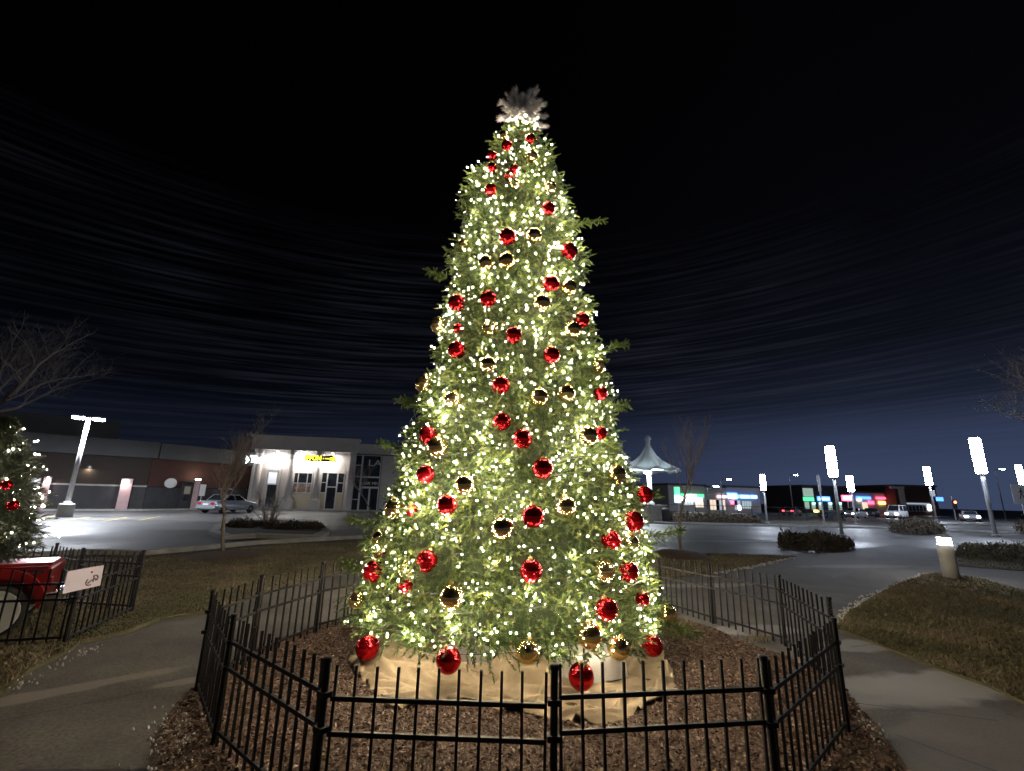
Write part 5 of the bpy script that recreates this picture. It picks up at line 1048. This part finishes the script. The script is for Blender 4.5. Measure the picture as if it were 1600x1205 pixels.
k = MB(); k.tube([(gx_, gy_, 0), (gx_, gy_, zr_+.9)], .09, 8); k.build('pole', M['grey_metal'], ts); k = MB(); k.box(gx_-.25, gx_+.25, gy_-.4, gy_-.12, zr_-1.0, zr_+.35); k.build('housing', M['dark'], ts)
for i, m_ in enumerate(('signal_red', 'dark', 'dark')): k = MB(); k.lathe([(.01, -.06), (.19, -.06), (.19, 0)], (gx_, gy_-.41, zr_-.42*i), 14, 'y'); k.build('lens', M[m_], ts)
for (px, py, bpx, bpy_, lab) in [(1243, 743, 1240, 803, 'grey cobra head street light left of the pale station'), (1106, 761, 1108, 805, 'far street light glowing above the gabled shop, lower one'), (1128, 750, 1130, 805, 'far street light glowing above the gabled shop, higher one'), (1566, 734, 1572, 812, 'far street light with a flat glowing head right of the tallest tube lamp')]:
    gx_, gy_ = gr(bpx, bpy_); zz = hz(px, py, gx_, gy_); sl_ = thing('street_light', (gx_, gy_, 0), lab, 'street lamp'); ex = .9
    k = MB(); k.tube([(gx_, gy_, 0), (gx_, gy_, zz-.3), (gx_+.2, gy_-.1, zz+.05), (gx_+ex, gy_-.2, zz+.2)], [.10, .07, .06, .05], 8); k.build('pole', M['grey_metal'], sl_, True); k = MB(); k.box(gx_+ex-.1, gx_+ex+.7, gy_-.4, gy_+.0, zz+.12, zz+.28); h_ = k.build('lamp_head', M['grey_metal'], sl_, bevel=.04); k = MB(); k.box(gx_+ex, gx_+ex+.6, gy_-.36, gy_-.04, zz+.08, zz+.118); k.build('lens', M['tube'], h_)
# crossing sign at the right edge
gx_, gy_ = gr(1607, 828); cs = thing('crossing_sign', (gx_, gy_, 0), 'white square sign with a black walking figure cut by the right edge', 'sign'); zc_ = hz(1598, 772, gx_, gy_); zt_ = hz(1590, 757, gx_, gy_)
k = MB(); k.tube([(gx_, gy_, 0), (gx_, gy_, zt_)], .06, 8); k.build('post', M['grey_metal'], cs); hh = (zt_-zc_)
k = MB(); k.box(gx_-hh*.95, gx_+hh*.95, gy_-.12, gy_-.08, zc_-hh, zc_+hh); k.build('plate', M['white'], cs, bevel=.015)
k = MB(); Y_ = gy_-.135; q = hh*.62; pt = lambda u, v: (gx_+u*q, Y_, zc_+v*q)
k.lathe([(.01, -.02), (.13*q, -.02), (.13*q, .02), (.01, .02)], pt(0.05, .86), 10, 'y'); k.bar(pt(.0, .66), pt(-.05, .05), .22*q, .02, up=(0, 1, 0)); k.bar(pt(-.05, .08), pt(-.4, -.85), .13*q, .02, up=(0, 1, 0)); k.bar(pt(-.02, .06), pt(.25, -.35), .13*q, .02, up=(0, 1, 0)); k.bar(pt(.25, -.33), pt(.28, -.85), .11*q, .02, up=(0, 1, 0)); k.bar(pt(.02, .6), pt(.42, .22), .09*q, .02, up=(0, 1, 0)); k.bar(pt(-.02, .6), pt(-.42, .25), .09*q, .02, up=(0, 1, 0)); k.build('walking_figure', M['dark'], cs)

# small things inside the fence
fx, fy = gr(543, 962)
fl = thing('flood_light', (fx, fy, 0), 'small white flood light on a stake at the left foot of the tall tree', 'flood light')
k = MB(); k.tube([(fx, fy, 0), (fx, fy, .16)], .012, 6); k.build('stake', M['dark'], fl)
k = MB(); k.lathe([(.03, -.02), (.055, 0), (.06, .16), (.052, .16), (.045, .02)], (0, 0, 0), 14)
o = k.build('housing', M['white'], fl, True); o.location = (0, 0, .15); o.rotation_euler = (0, rad(24), 0); o.data.transform(Matrix.Translation((fx, fy, 0)))
gx_, gy_ = gr(1186, 1003); tf = thing('grass_tuft', (gx_, gy_, 0), 'tuft of dry yellow grass on the mulch by the right fence', 'plant'); n = 160; a = RNG.uniform(0, 6.283, n); B_ = np.stack([gx_+.22*RNG.normal(0, .5, n), gy_+.10*RNG.normal(0, .5, n), np.full(n, .015)], 1); d_ = np.stack([np.cos(a)*.5, np.sin(a)*.5, RNG.uniform(.5, 1.1, n)], 1)*RNG.uniform(.07, .15, n)[:, None]; w_ = np.stack([-np.sin(a), np.cos(a), 0*a], 1)*.004
tf_o = npmesh('blades', np.stack([B_-w_, B_+w_, B_+d_], 1), 3, M['grass'], tf, tint=np.clip(RNG.normal(.95, .15, n), 0, 1))
tf_o['kind'] = 'stuff'
